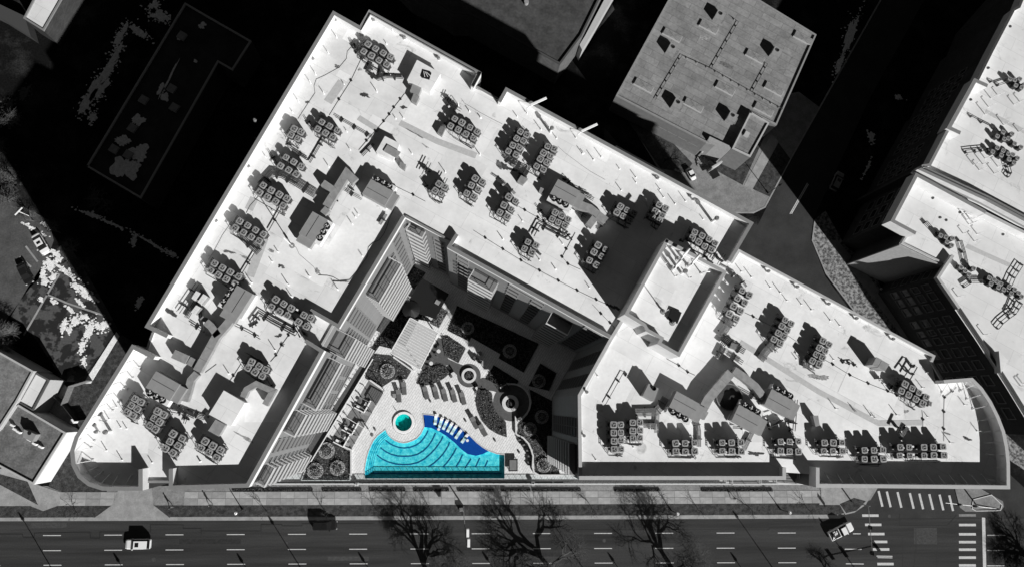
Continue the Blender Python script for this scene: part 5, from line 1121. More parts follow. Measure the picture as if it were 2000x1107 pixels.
def ringp(px, py, r, label, seed):
    c = W(px, py, ZP + .3); r = r / 9.8; t = thing('ring_planter', label, 'round planter', (c[0], c[1], ZP)); mb = MB(); mb.ring(0, 0, 0, .4, r * .95, r, 32); child('planter_wall', mb.mesh('planter_wall', M_duct), t)
    mb = MB(); mb.cyl(0, 0, .02, .38, r * .92, 30); child('soil', mb.mesh('soil', M_bed), t)
    o = leaves(None, ZP + .36, int(280 * r * r), .11, .28, M_prock, 'pale_rocks', t, seed, dome=(c[0], c[1], r * .6, r * .97)); leaves(None, ZP + .36, int(200 * r * r), .14, .5, M_leafd, 'shrub', t, seed + 50, dome=(c[0], c[1], 0, r * .5)); leaves(None, ZP + .5, int(60 * r * r), .12, .5, M_leafp, 'dry_blades', t, seed + 90, dome=(c[0], c[1], 0, r * .48))


for (o, x, y, r, l) in [((440, 780, K5), 1095, 548, 83 / K5, 'top one of three ring planters at bottom left'), ((440, 780, K5), 972, 768, 82 / K5, 'left one of three ring planters at bottom left'), ((440, 780, K5), 1213, 735, 77 / K5, 'right one of three ring planters at bottom left'),
                        ((660, 600, KC), 297, 382, 44 / KC, 'ring planter directly left of the pergola'), ((1000, 700, 4.258), 265, 885, 58 / 4.258, 'ring planter at the lower end of curved bench'), ((1000, 700, 4.258), 150, 585, 54 / 4.258, 'half-shaded ring planter behind the curved bench'),
                        ((1000, 700, 4.258), 247, 483, 56 / 4.258, 'shaded ring planter nearest the east facade slits'), ((1000, 700, 4.258), 223, 185, 56 / 4.258, 'shaded ring planter in the square bed'), ((660, 600, KC), 780, 125, 38 / KC, 'sunlit ring planter at the big bed corner'), ((660, 600, KC), 1032, 262, 42 / KC, 'dark ring planter in the big north bed')]:
    q = Z(*o, [(x, y)])[0]; ringp(q[0], q[1], r, l, int(x))
# curved white wall bench with chairs, round seat wall, low walls
t = tag((lambda mb: (mb.band(WW(Z(1000, 700, 4.258, [(45, 640), (90, 662), (130, 705), (155, 760), (170, 810), (165, 900), (180, 950), (225, 975), (410, 975)]), ZP + .5), .3, ZP, ZP + .55), mb)[1])(MB()).build('curved_bench_wall', M_stone), 'curved white low wall sweeping to the lower right corner', 'low wall')
mb = MB(); mb.band(WW(C([(1045 + 116 * cos(a), 570 - 116 * sin(a)) for a in [radians(d) for d in range(-55, 131, 8)]]), ZP + .5), .3, ZP, ZP + .5); tag(mb.build('round_seat_wall', M_stone), 'arc-shaped seat wall round the larger fire pit', 'low wall')
for pts, l in (([(1063, 650), (1066, 760), (1080, 772)], 'short straight wall below the larger fire pit'), ([(-2, 822), (75, 858), (75, 1008)], 'white wall corner beside the three ring planters'), ([(330, 300), (450, 385)], 'low white wall along the pergola foot'), ([(190, 440), (265, 490)], 'white beam wall at the top cabana')):
    mb = MB(); mb.band(WW(C(pts), ZP + .5), .28, ZP, ZP + .6); tag(mb.build('low_wall', M_stone), l, 'low wall')


def easy_chair(px, py, ang, label, m=M_fab, cushion=None, s=1.0, name='armchair'):
    x, y = W(px, py, ZP); t = thing(name, label, 'chair', (x, y, ZP), None, ang); t.scale = (s,) * 3
    mb = MB(); mb.box(0, 0, .18, .40, .75, .75); child('seat', mb.mesh('seat', cushion or m), t); mb = MB(); mb.box(-.36, 0, .2, .85, .12, .8); child('backrest', mb.mesh('backrest', m), t)
    for y_ in (-.38, .38): mb = MB(); mb.box(0, y_, .1, .6, .75, .1); child('armrest', mb.mesh('armrest', m), t)
    for a in (-.3, .3):
        for b in (-.3, .3): mb = MB(); mb.box(a, b, 0, .18, .05, .05); child('leg', mb.mesh('leg', M_black), t)


for i, (x, y, a) in enumerate([(68, 680, 200), (103, 722, 200), (133, 768, 185), (145, 815, 180), (143, 865, 175)]):
    q = Z(1000, 700, 4.258, [(x, y)])[0]; easy_chair(*q, radians(a), '%s dark armchair from the top along the curved white wall' % ORD[i], M_black, M_galv)
for x, y, a, l in ((820, 305, -30, 'left dark armchair beside the small grey cushion table'), (855, 322, -20, 'right dark armchair beside the small grey cushion table'), (680, 380, 120, 'armchair at the left edge of smaller fire pit'), (825, 465, 120, 'armchair below the smaller fire pit'), (1010, 480, -70, 'armchair above the larger fire pit'), (1078, 650, 120, 'armchair below the larger fire pit'), (1000, 462, -60, 'pale-armed chair at the top of the seat wall')):
    q = C([(x, y)])[0]; easy_chair(*q, radians(a), l, M_black, M_fab)
for x, y, l in ((853, 275, 'grey round pouf beside the two dark armchairs'), (680, 413, 'black round stool left of the smaller fire pit'), (830, 506, 'black round stool right of the smaller fire pit')):
    c = W(*C([(x, y)])[0], ZP + .4); t = thing('pouf', l, 'stool', (c[0], c[1], ZP)); mb = MB(); mb.cyl(0, 0, 0, .4, .42 if x == 853 else .28, 18); child('body', mb.mesh('body', M_duct if x == 853 else M_black), t); mb = MB(); mb.cyl(0, 0, .4, .46, .4 if x == 853 else .26, 18); child('cushion', mb.mesh('cushion', M_rtu if x == 853 else M_fab), t)
for k, (x, y) in enumerate([(768, 682), (945, 800), (557, 565), (1090, 870), (225, 735), (1292, 1048)]):
    c = W(*C([(x, y)])[0], ZP); mb = MB(); mb.box(c[0], c[1], ZP, ZP + .35, .3, .3, .3); tag(mb.build('side_block', M_galv), ['small grey block table above the blue shelf', 'small grey block left of the square table', 'small grey block under the lounger row', 'small grey block by the curved wall chairs', 'small dark block left of the pool steps', 'small block on the lower right terrace'][k], 'side table')
c = W(*C([(348, 530)])[0], ZP + .4); mb = MB(); mb.box(c[0], c[1], ZP, ZP + .4, 1.25, .8, 0); tag(mb.build('low_table', M_rtu), 'pale square low table beside the upper left lounger', 'table')
c = W(*C([(1052, 945)])[0], ZP + .6); t = thing('square_table', 'large dark square table right of the pool', 'table', (c[0], c[1], ZP)); mb = MB(); mb.box(0, 0, .55, .7, 1.75, 2.3); child('frame', mb.mesh('frame', M_black), t); mb = MB(); mb.box(0, 0, .7, .73, 1.35, 1.9); child('top', mb.mesh('top', M_concs), t)
for a in (-.7, .7):
    for b in (-1, 1): mb = MB(); mb.box(a, b, 0, .55, .1, .1); child('leg', mb.mesh('leg', M_black), t)
c = W(*C([(205, 765)])[0], ZP); t = thing('closed_parasol', 'closed pointed grey parasol left of the pool steps', 'parasol', (c[0], c[1], ZP)); mb = MB(); mb.cyl(0, 0, .8, 2.4, .14, 10, 0, .03); child('folded_cloth', mb.mesh('folded_cloth', M_fab), t); mb = MB(); mb.cyl(0, 0, 0, .12, .3, 12); mb.cyl(0, 0, 0, 2.5, .03, 6); child('stand', mb.mesh('stand', M_galv), t)
# cabanas on the left of the deck
OC = (660, 720, 6.92)
mb = MB(); mb.prism(WW(Z(*OC, [(420, 150), (620, 300), (170, 1105), (-10, 1010), (-60, 900), (230, 480)]), ZP), ZP + .002, ZP + .03); o = mb.build('cabana_floor', M_concs); o['kind'] = 'structure'
dirc = (Vector(W(*Z(*OC, [(410, 150)])[0], ZP)) - Vector(W(*Z(*OC, [(20, 850)])[0], ZP))).normalized(); ac = atan2(dirc.y, dirc.x)


def box_part(t, name, x, y, z0, z1, lx, ly, m, a=0): mb = MB(); mb.box(x, y, z0, z1, lx, ly, a); return child(name, mb.mesh(name, m), t)


for i, (x, y) in enumerate([(340, 370), (330, 470), (175, 640), (165, 765), (50, 930)]):
    if i in (0, 2): continue
    q = W(*Z(*OC, [(x, y)])[0], ZP); t = thing('corner_sofa', ['', 'top', '', 'middle', 'bottom'][i] + ' white-framed corner sofa in the left cabanas', 'sofa', (q[0], q[1], ZP), None, ac)
    box_part(t, 'long_seat', 0, -.75, .1, .42, 2.4, .7, M_fab); box_part(t, 'short_seat', -.85, .25, .1, .42, .7, 1.3, M_fab); box_part(t, 'backrest', 0, -1.17, .1, .8, 2.6, .18, M_white); box_part(t, 'side_rest', -1.27, -.1, .1, .8, .18, 2.1, M_white); box_part(t, 'cushion', .3, -.7, .42, .55, .6, .5, M_wfab); box_part(t, 'cushion', -.8, .4, .42, .55, .5, .6, M_wfab)
for i, (x, y) in enumerate([(370, 595), (300, 730), (195, 915), (100, 1010)]):
    q = W(*Z(*OC, [(x, y)])[0], ZP); t = thing('ottoman', '%s pale ottoman from the top in the left cabanas' % ORD[i], 'ottoman', (q[0], q[1], ZP), None, -A30 + pi / 9)
    for k in (-.42, .42): box_part(t, 'cushion', k, 0, .3, .42, .8, .7, M_rtu)
    box_part(t, 'base', 0, 0, 0, .3, 1.7, .72, M_galv)
q = W(*Z(*OC, [(492, 350)])[0], ZP); t = thing('daybed', 'large black striped daybed in the top cabana', 'daybed', (q[0], q[1], ZP), None, -A30); box_part(t, 'base', 0, 0, 0, .3, 2.6, 2.3, M_black)
for k in range(6): box_part(t, 'slat_cushion', -1.05 + .42 * k, 0, .3, .38, .36, 2.2, M_fab)
for i, (x, y) in enumerate([(290, 430), (240, 530), (110, 730), (120, 760), (90, 900)]):
    q = W(*Z(*OC, [(x, y)])[0], ZP); t = thing('cabana_table', '%s small dark table from the top in the cabanas' % ORD[i], 'table', (q[0], q[1], ZP)); mb = MB(); mb.cyl(0, 0, .4, .45, .35, 14); child('top', mb.mesh('top', M_fab), t); mb = MB(); mb.cyl(0, 0, 0, .4, .05, 8); child('stem', mb.mesh('stem', M_black), t)
for i, (a, b) in enumerate([((415, 150), (610, 290)), ((285, 380), (500, 490)), ((220, 470), (440, 600)), ((100, 650), (330, 790)), ((80, 760), (265, 905)), ((0, 900), (200, 1020))]):
    p, q = W(*Z(*OC, [a])[0], ZP + 2.6), W(*Z(*OC, [b])[0], ZP + 2.6); t = thing('cabana', '%s open cabana portal counted from the top' % ORD[i], 'cabana', (*p, ZP)); mb = MB(); mb.band([p, q], .1, ZP + 2.5, ZP + 2.62); mb.build('beam', M_white if i % 3 == 0 else M_duct, t)
    for e in (p, q): mb = MB(); mb.box(e[0], e[1], ZP, ZP + 2.5, .1, .1, ac); mb.build('post', M_duct, t)
# terrace edge: ledge, trough, glass rail
mb = MB(); mb.band(WW([(575, 938), (690, 938), (1000, 937), (1112, 936.5)], ZP + .3), .28, ZP, ZP + .08, -1); tag(mb.build('pool_ledge', M_stone), 'long white ledge along the lower pool edge', 'ledge')
mb = MB(); mb.prism(WW([(500, 940.5), (1100, 939.5), (1100, 944), (500, 944.5)], ZP), ZP + .002, ZP + .03); mb.build('trough', M_soil, podium)
rl = thing('terrace_railing', 'long thin railing along the south edge of the terrace', 'railing', (*W(900, 945, ZP), ZP)); a, b = Vector(W(474, 945.2, ZP)), Vector(W(1600, 945.2, ZP)); mb = MB(); mb.band([tuple(a), tuple(b)], .3, ZP, ZP + .45); mb.build('kerb', M_copl, rl); mb = MB(); mb.band([(a.x, a.y + .12), (b.x, b.y + .12)], .07, ZP + 1.15, ZP + 1.22); mb.build('top_rail', M_white, rl)
mb = MB(); mb.box(0, 0, .45, 1.15, .05, .05); mp_ = mb.mesh('post', M_white); nn_ = 90
for k in range(nn_ + 1): v = a.lerp(b, k / nn_); child('post', mp_, rl, (v.x - rl.location.x, v.y + .15 - rl.location.y, 0))
mb = MB(); mb.band([(a.x, a.y + .13), (b.x, b.y + .13)], .02, ZP + .5, ZP + 1.1); mb.build('glass_panel', water_mat('clear_glass', (.85, .87, .87), 0), rl)
for i, (x0, x1) in enumerate([(455, 611), (630, 706), (722, 792), (808, 877), (894, 964), (979, 1036), (1040, 1134), (1200, 1288), (1370, 1508)]):
    t = bed([(x0, 953), (x1, 953), (x1, 958.5), (x0, 958.5)], '%s dark street planter from the left below the terrace' % ORD[i], M_soil, .3, None, ((int((x1 - x0) * 3), .12, .2, M_leafd),), z=.02, seed=40 + i, name='street_planter')
for x, y, l in ((697, 944.5, 'small white square bollard light left of pool'), (1041, 943, 'small white square bollard light right of pool')):
    c = W(x, y, ZP + .6); mb = MB(); mb.box(c[0], c[1], ZP + .46, ZP + 1.0, .6, .6); mb.box(c[0], c[1], ZP + 1.0, ZP + 1.02, .3, .3, 0, 1); tag(mb.build('bollard_light', [M_stone, M_black]), l, 'light')

# ================================================================== NEIGHBOURING BUILDINGS
def simple(name, label, px, zr, rm, wm, ph=.5, cm=M_cop, cat='building', t_=.35, inner=None, extra_par=None):
    ww = WW(px, zr + ph); b = thing(name, label, cat, (*ww[0], 0)); mb = MB(); mb.prism(ww, -.05, zr, 0, 1); o = mb.build('walls', [rm, wm], b)
    mbs = MB(); ring = ww + [ww[0]]; sd_ = 1 if inside(offs(ring, .2)[1], ww) or inside(tuple(Vector(offs(ring, .2)[0]).lerp(Vector(offs(ring, .2)[1]), .5)), ww) else -1
    mbs.band(ring, t_, zr - .02, zr + ph, sd_); mbs.build('parapet', inner or cm, b); return b, ww


# grey-roofed building upper right
gb, gw = simple('office_building', 'grey flat-roofed building with skylights north of the side street', [(1350, -82), (1595, 68), (1517, 245), (1466, 219), (1431, 289), (1380, 279), (1203, 187)], 7.5, M_groof, mat('grey_render', .15, .1, 1), .35, mat('grey_flashing', .23, .1, 2))
A_, B_ = W(1203, 187, 7.5), W(1380, 279, 7.5); facade(gb, tuple(Vector(A_) - Vector(gb.location[:2])), tuple(Vector(B_) - Vector(gb.location[:2])), tuple(Vector(W(1270, 300, 0)) - Vector(gb.location[:2])), [(.17 + .115 * k, .26 + .115 * k, 'w', [.9], 0) for k in range(7)], z0=1.2)
ann, aw = simple('entrance_annex', 'low annex with a small hatch on the grey building', [(1466, 218), (1503, 240), (1466, 307), (1430, 290)], 8.6, M_groof, mat('grey_render', .15), .3, M_copl)
c = W(1459, 262, 9.2); mb = MB(); mb.box(c[0], c[1], 8.6, 9.3, 1.0, 1.0, -A30); mb.build('hatch', M_copl, ann)
p = WW([(1386, 267), (1428, 287), (1426, 293), (1383, 273)], 8.4); mb = MB(); mb.prism(p, 0, 8.5); mb.build('entrance_wall', mat('entrance_concrete', .3, .1, 2), ann)
can = thing('entrance_canopy', 'lit open canopy frame by the grey building entrance', 'canopy', (*W(1400, 300, 0), 0)); mb = MB(); mb.band(WW([(1410, 314), (1390, 326)], 3.0), .35, 0, 3.0); mb.build('side_wall', M_copl, can); mb = MB(); mb.band(WW([(1372, 300), (1384, 284)], 3.0), .35, 0, 3.0); mb.build('side_wall', M_copl, can); mb = MB(); mb.prism(WW([(1388, 284), (1408, 293), (1400, 303), (1382, 294)], 3.2), 3.0, 3.2, 0, 0, True); mb.build('roof', M_dkpath, can)
rnd = random.Random(5); mb = MB()
for _ in range(260):
    q = W(rnd.uniform(1362, 1400), rnd.uniform(296, 325), .2); mb.box(q[0], q[1], .1, rnd.uniform(.25, .5), rnd.uniform(.2, .6), rnd.uniform(.2, .5), rnd.uniform(0, 3))
o = mb.build('rock_garden', M_concd); tag(o, 'pile of pale landscaping rocks beside the entrance canopy', 'rocks'); o['kind'] = 'stuff'
for i, (x, y) in enumerate([(553, 158), (340, 205), (173, 500), (465, 615), (650, 517), (825, 330), (935, 520), (875, 640), (1105, 222)]):
    c = W(*Z(1200, 0, K3, [(x, y)])[0], 7.9); t = thing('skylight', ['skylight below the northernmost roof unit', 'skylight partly shaded by a roof unit', 'skylight nearest the west corner', 'skylight beside the southwest roof unit', 'middle skylight under the pipe crossing', 'skylight left of the tallest roof unit', 'skylight right of the bent pipe', 'skylight nearest the annex', 'skylight in the northeast corner'][i], 'skylight', (c[0], c[1], 7.5), 'low skylights on the grey roof', -A30)
    box_part(t, 'curb', 0, 0, 0, .34, 4.3, 1.6, M_copl); box_part(t, 'lid', 0, 0, .34, .4, 4.1, 1.4, M_groof)
for i, (x, y) in enumerate([(620, 88), (342, 283), (372, 606), (692, 683), (952, 302)]):
    c = W(*Z(1200, 0, K3, [(x, y)])[0], 9.2); t = thing('rooftop_fan_unit', ['northernmost', 'westernmost', 'southwest', 'southernmost', 'easternmost'][i] + ' grey fan unit on the grey roof', 'air handler', (c[0], c[1], 7.5), 'fan units on the grey roof', -A30)
    box_part(t, 'cabinet', 0, 0, 0, 1.75, 1.9, 1.9, M_duct); mb = MB(); mb.ring(-.1, .25, 1.76, 1.85, .38, .43, 16); child('fan_ring', mb.mesh('fan_ring', M_galv), t); mb = MB(); mb.cyl(-.1, .25, 1.76, 1.79, .38, 16); child('fan', mb.mesh('fan', M_black), t); box_part(t, 'service_panel', 1.15, 0, 0, .7, .4, 1.4, M_galv)
for i, pts in enumerate([[(240, 585), (395, 325), (570, 405), (805, 540), (985, 640)], [(565, 405), (620, 310), (725, 130), (680, 95)], [(805, 540), (895, 375), (870, 365)]]):
    p = WW(Z(1200, 0, K3, pts), 7.8); t = thing('gas_pipe', ['long bent pipe crossing the grey roof', 'upper branch of the grey roof pipe', 'right branch of the grey roof pipe'][i], 'pipes', (*p[0], 7.5)); mb = MB(); mb.tube([(a, b, 7.85) for a, b in p], .06, 5); mb.build('pipe', M_pipe, t); mb = MB()
    for k in range(len(p) - 1):
        n_ = int(hypot(p[k + 1][0] - p[k][0], p[k + 1][1] - p[k][1]) / 2.4) + 1
        for j in range(n_): v = Vector(p[k]).lerp(Vector(p[k + 1]), (j + .5) / n_); mb.box(v.x, v.y, 7.51, 7.8, .3, .26, .3)
    mb.build('pipe_feet', M_concd, t)
blob('roof_stain', 1419, 128, 15, 4, .25, 7.51, .004, mat('soot_stain_1', .1), 3, gb); blob('roof_stain', 1375, 74, 8, 5, .25, 7.51, .004, mat('soot_stain_2', .1), 3, gb)
# building top centre
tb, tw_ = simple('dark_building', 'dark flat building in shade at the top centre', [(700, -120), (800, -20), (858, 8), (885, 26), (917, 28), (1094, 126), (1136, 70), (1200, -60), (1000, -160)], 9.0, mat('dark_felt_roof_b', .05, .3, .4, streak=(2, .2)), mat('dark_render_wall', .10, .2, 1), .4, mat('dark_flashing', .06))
mb = MB(); mb.prism(WW([(1132, 88), (1143, 70), (1196, -30), (1212, -30), (1160, 60), (1137, 98)], 5), 0, 5.0); tag(mb.build('side_wall', M_copl), 'narrow white strip wall beside the dark top building', 'wall')
mb = MB(); mb.prism(WW([(1133, 90), (1175, 10), (1196, 10), (1200, 20), (1150, 80), (1136, 98)], 0), 0, .15); o = mb.build('ramp', M_conc); o['kind'] = 'structure'
mb = MB(); mb.cyl(*W(1028, 5, 9.5), 9, 9.9, .5, 12); tag(mb.build('roof_vent', M_duct), 'round vent on the dark top-centre roof', 'vent')
# dark building with snowy roof, left
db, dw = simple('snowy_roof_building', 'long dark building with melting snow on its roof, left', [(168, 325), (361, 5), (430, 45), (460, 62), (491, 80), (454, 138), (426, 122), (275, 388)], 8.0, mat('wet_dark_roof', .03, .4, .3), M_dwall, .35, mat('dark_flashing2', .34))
for i, (x, y, rx, ry, an) in enumerate([(245, 328, 30, 30, 20), (270, 300, 20, 26, 40), (240, 275, 18, 12, 0), (270, 235, 16, 12, -20), (322, 190, 10, 10, 0), (330, 155, 2.5, 45, 28), (315, 175, 8, 14, 30), (350, 75, 6, 5, 0), (395, 50, 9, 7, 0), (382, 120, 6, 3, 20)]):
    blob('snow_patch', x, y, rx, ry, radians(an), 8.01, .06, M_snow, i + 20, db)
for x, y in ((222, 291), (340, 210), (355, 70), (250, 302), (258, 250), (280, 195), (335, 173)):
    c = W(x, y, 8.4); mb = MB(); mb.box(c[0], c[1], 8, 8.5, 1.6, 1.6, -A30); mb.build('roof_curb', M_duct, db)
# small buildings in the corners
sb, _ = simple('corner_building', 'small building with pale roof strip, top left corner', [(100, -70), (160, -70), (85, 61), (45, 36)], 6, M_roof2, M_dwall, .3)
mb = MB(); mb.prism(WW([(-40, -10), (48, 32), (60, 72), (0, 34), (-40, 14)], 3), 0, 3); tag(mb.build('lean_to', mat('dark_felt_roof', .05)), 'low grey lean-to roof in the top left corner', 'shed')
lb, lw = simple('low_building', 'low grey-roofed building at the lower left edge', [(-80, 640), (0, 687), (66, 724), (33, 784), (0, 835), (-80, 900)], 6.2, mat('mottled_roof_upper', .13, .35, .5, c2=.21, streak=(3, .25)), M_copl, .3, M_copl)
l2, _ = simple('white_roof_extension', 'white-roofed strip between both grey roofs, lower left', [(68, 725), (97, 741), (64, 803), (33, 786)], 5.4, M_roof2, M_copl, .25, M_dkpath)
l3, _ = simple('low_building', 'lower grey-roofed building with a white side wall, left', [(32, 787), (129, 844), (65, 946), (-40, 890), (-40, 870), (0, 835)], 5.6, mat('mottled_roof', .09, .35, .35, c2=.17, streak=(3, .25)), M_wallw, .35, M_copl)
t = roof_box([(47, 838), (70, 848), (62, 862), (45, 853)], 1.6, 'grey fan unit on the lower left roof', 'air handler', z=5.6, name='rooftop_unit'); c = W(57, 845, 7.3); mb = MB(); mb.cyl(c[0], c[1], 7.2, 7.26, .35, 14); mb.build('fan', M_black, t)
for i, (x, y) in enumerate([(25, 830), (30, 838), (37, 843), (58, 858), (68, 866), (80, 872)]):
    mb = MB(); c = W(x, y, 6); mb.box(c[0], c[1], 5.6, 6.3, .8, .35, -A30); tag(mb.build('roof_block', M_white), '%s small white block from the left on the lower left roof' % ORD[i], 'block')
ys = thing('fenced_yard', 'dark fenced yard beside the low building', 'yard', (*W(120, 790, 0), 0)); mb = MB(); mb.band(WW([(104, 775), (121, 791), (145, 822), (163, 820)], 2), .08, 0, 2.0); mb.build('fence', M_pipe, ys); mb = MB(); mb.band(WW([(120, 791), (135, 754), (172, 743)], 2), .1, 0, 2.2); mb.build('fence', M_galv, ys)
mb = MB(); c = W(144, 822, 1); mb.cyl(c[0], c[1], 0, 1.6, .45, 14); tag(mb.build('water_tank', M_white), 'white round tank in the fenced yard', 'tank')

# right hand pair of white-roofed brick buildings
HB = 20.0
u1 = [(2080, -120), (2010, -40), (1989, 12), (1978, 18), (1936, 98), (1908, 154), (1903, 153), (1850, 250), (1814.5, 320), (1800, 323), (1793, 331), (1880, 372), (1925, 392), (2080, 475), (2200, 500), (2200, -120)]
ub = thing('brick_building', 'white-roofed brick building in the upper right corner', 'building', (0, 0, 0)); uw = WW(u1, HB + 2.4); mb = MB(); mb.prism(uw, 0, HB, 0, 1); mb.build('walls', [M_roof2, M_dwall], ub)
parapet(ub, [(2010, -40), (1989, 12), (1978, 18), (1936, 98), (1908, 154)], 2.4, uw, zr=HB, cm=M_pipe); parapet(ub, [(1930, 165), (1903, 153), (1849, 251), (1875, 263)], 2.9, uw, zr=HB, t=.7); parapet(ub, [(1849, 254), (1814.5, 320), (1800, 323), (1793, 331), (1925, 392), (2080, 475)], [2.4, 2.4, 2.2, 1.3, 1.3, 1.3], uw, zr=HB, cm=M_cop)
mb = MB(); mb.band(WW([(1793, 333), (1925, 394), (2080, 477)], HB + 1.3), .25, HB - 3.2, HB + .2, -1); mb.build('facade_band', M_rtu, ub)
mb = MB(); mb.prism(WW([(1884, 377), (1921, 393), (1912, 405), (1898, 400)], HB - 1), HB - 4, HB - 1.2, 0, 0, True); mb.build('bay_roof', M_rtu, ub)
A_, B_ = W(1849, 254, HB + 2.4), W(1800, 330, HB + 2.4); facade(ub, uw[7], uw[8], W(1700, 250, 0), [(.1 + .2 * k, .22 + .2 * k, 'w', range(1, 5), 0) for k in range(4)], z0=0, fh=3.4)
facade(ub, uw[6], uw[7], W(1700, 250, 0), [(.08 + .15 * k, .16 + .15 * k, 'w', range(1, 5), 0) for k in range(6)], z0=0, fh=3.4); facade(ub, uw[4], uw[5], W(1700, 250, 0), [(.1 + .3 * k, .26 + .3 * k, 'w', range(1, 5), 0) for k in range(3)], z0=0, fh=3.4)
HC = 19.0
v1 = [(1792, 346), (1747, 430), (1778, 447), (1761, 475.5), (1846, 517), (1830, 542), (1872, 603), (1916, 668), (1975, 760), (2030, 850), (2250, 850), (2250, 560), (2000, 456), (1924, 417)]
vb = thing('brick_building', 'white-roofed brick building with stepped corner, right edge', 'building', (0, 0, 0)); vw = WW(v1, HC + 1); mb = MB(); mb.prism(vw, 0, HC, 0, 1); mb.build('walls', [M_roof2, M_dwall], vb)
parapet(vb, [(1790, 453), (1747.5, 430), (1792, 345.5), (1924, 417)], [3.0, 3.0, 3.0, 3.0], vw, zr=HC, t=.6); parapet(vb, [(1924, 418), (2000, 456), (2250, 560)], 2.0, vw, zr=HC, cm=M_copl); parapet(vb, [(1860, 497), (1846, 517), (1830, 542), (1872, 603)], 1.0, vw, zr=HC, cm=M_copl); parapet(vb, [(1872, 603), (1916, 668), (1975, 760), (2030, 850)], .6, vw, zr=HC, cm=M_pipe); parapet(vb, [(1777, 448), (1761, 475.5), (1846, 517)], .4, vw, zr=HC, cm=M_copl, t=.3)
wallp = [vw[3], vw[4]]; mb = MB(); mb.band(wallp, .3, 0.1, HC + .38, -1); mb.build('pale_facade', mat('pale_facade_panel', .33, .1, 2), vb)
for (i0, i1, gs) in ((5, 6, [(.1, .3), (.36, .6), (.68, .92)]), (6, 7, [(.12, .34), (.45, .62), (.7, .92)]), (7, 8, [(.05, .25), (.35, .55), (.68, .9)]), (8, 9, [(.05, .3), (.4, .65)]), (4, 5, [(.2, .8)]), (0, 1, [(.1, .3), (.4, .6), (.7, .9)])):
    facade(vb, vw[i0], vw[i1], W(1750, 650, 0) if i0 != 0 else W(1700, 380, 0), [(a, b, 'w', range(1, 5), 0) for a, b in gs], z0=.3, fh=3.5)
mb = MB(); mb.prism(WW([(1888, 377 + 0), (1000 + 890, 378), (1891, 379)], 1), 0, .01)
# their rooftop condensers
sm = (1680, 330, K4); su = (1680, 100, K4)
for o, zz, desc, pts in ((sm, HC, 'beside the double round soot marks', [(700, 575), (745, 590), (755, 632), (795, 660), (800, 600)]), (sm, HC, 'below the stepped corner parapet', [(875, 850), (912, 882), (945, 912), (985, 860)]),
                         (sm, HC, 'by the lattice pipe bridge', [(1120, 940), (1160, 955), (1135, 990), (1185, 975), (1220, 990), (1200, 1022), (1245, 1040), (1290, 1020), (1340, 1040), (1310, 1075), (1375, 1070), (1400, 1100)]),
                         (su, HB, 'with the lower ladder tray, top right', [(1150, 870), (1190, 835), (1225, 900), (1240, 860), (1285, 890), (1325, 895), (1365, 925), (1290, 935), (1335, 965)]), (su, HB, 'beside grey pad, top right roof', [(1190, 735), (1240, 700), (1250, 760), (1285, 755), (1318, 715), (1340, 800), (1395, 830)]),
                         (su, HB, 'highest cluster, top right roof', [(1300, 240), (1340, 250), (1350, 295), (1385, 240), (1400, 315), (1425, 290)])):
    px = Z(*o, pts)
    for i, (x, y) in enumerate(px):
        c = W(x, y, zz + 1.2); t = thing('condenser_unit', '%s condenser of the cluster %s' % (ORD[i], desc), 'condenser', (c[0], c[1], zz + .3), 'condensers on the brick building roofs', -A30); t.scale = (.85,) * 3
        child('coil', me_side, t); child('top_panel', me_top, t); child('fan', me_fan, t); child('fan_guard', me_guard, t, (0, 0, .01))
        mb = MB(); mb.box(0, 0, -.34, 0, .9, .9); child('stand', mb.mesh('stand', M_pipe), t)


def pipes2(o, zz, pts, n, sp, r, label, lattice=False, z=.6, m=M_pipe):
    p = WW(Z(*o, pts), zz + z); t = thing('pipe_run', label, 'pipes', (*p[0], zz))
    for k in range(n): q = offs(p, (k - (n - 1) / 2) * sp); mb = MB(); mb.tube([(a, b, zz + z) for a, b in q], r, 5); mb.build('pipe', m, t)
    mb = MB()
    for i in range(len(p) - 1):
        L = hypot(p[i + 1][0] - p[i][0], p[i + 1][1] - p[i][1]); kk = max(1, int(L / (1.1 if lattice else 2.2))); a = atan2(p[i + 1][1] - p[i][1], p[i + 1][0] - p[i][0])
        for k in range(kk + 1): f = k / kk; mb.box(p[i][0] + (p[i + 1][0] - p[i][0]) * f, p[i][1] + (p[i + 1][1] - p[i][1]) * f, zz + .003, zz + z - r, .1, (n - 1) * sp + .15, a)
    mb.build('supports', m, t, kind='stuff')


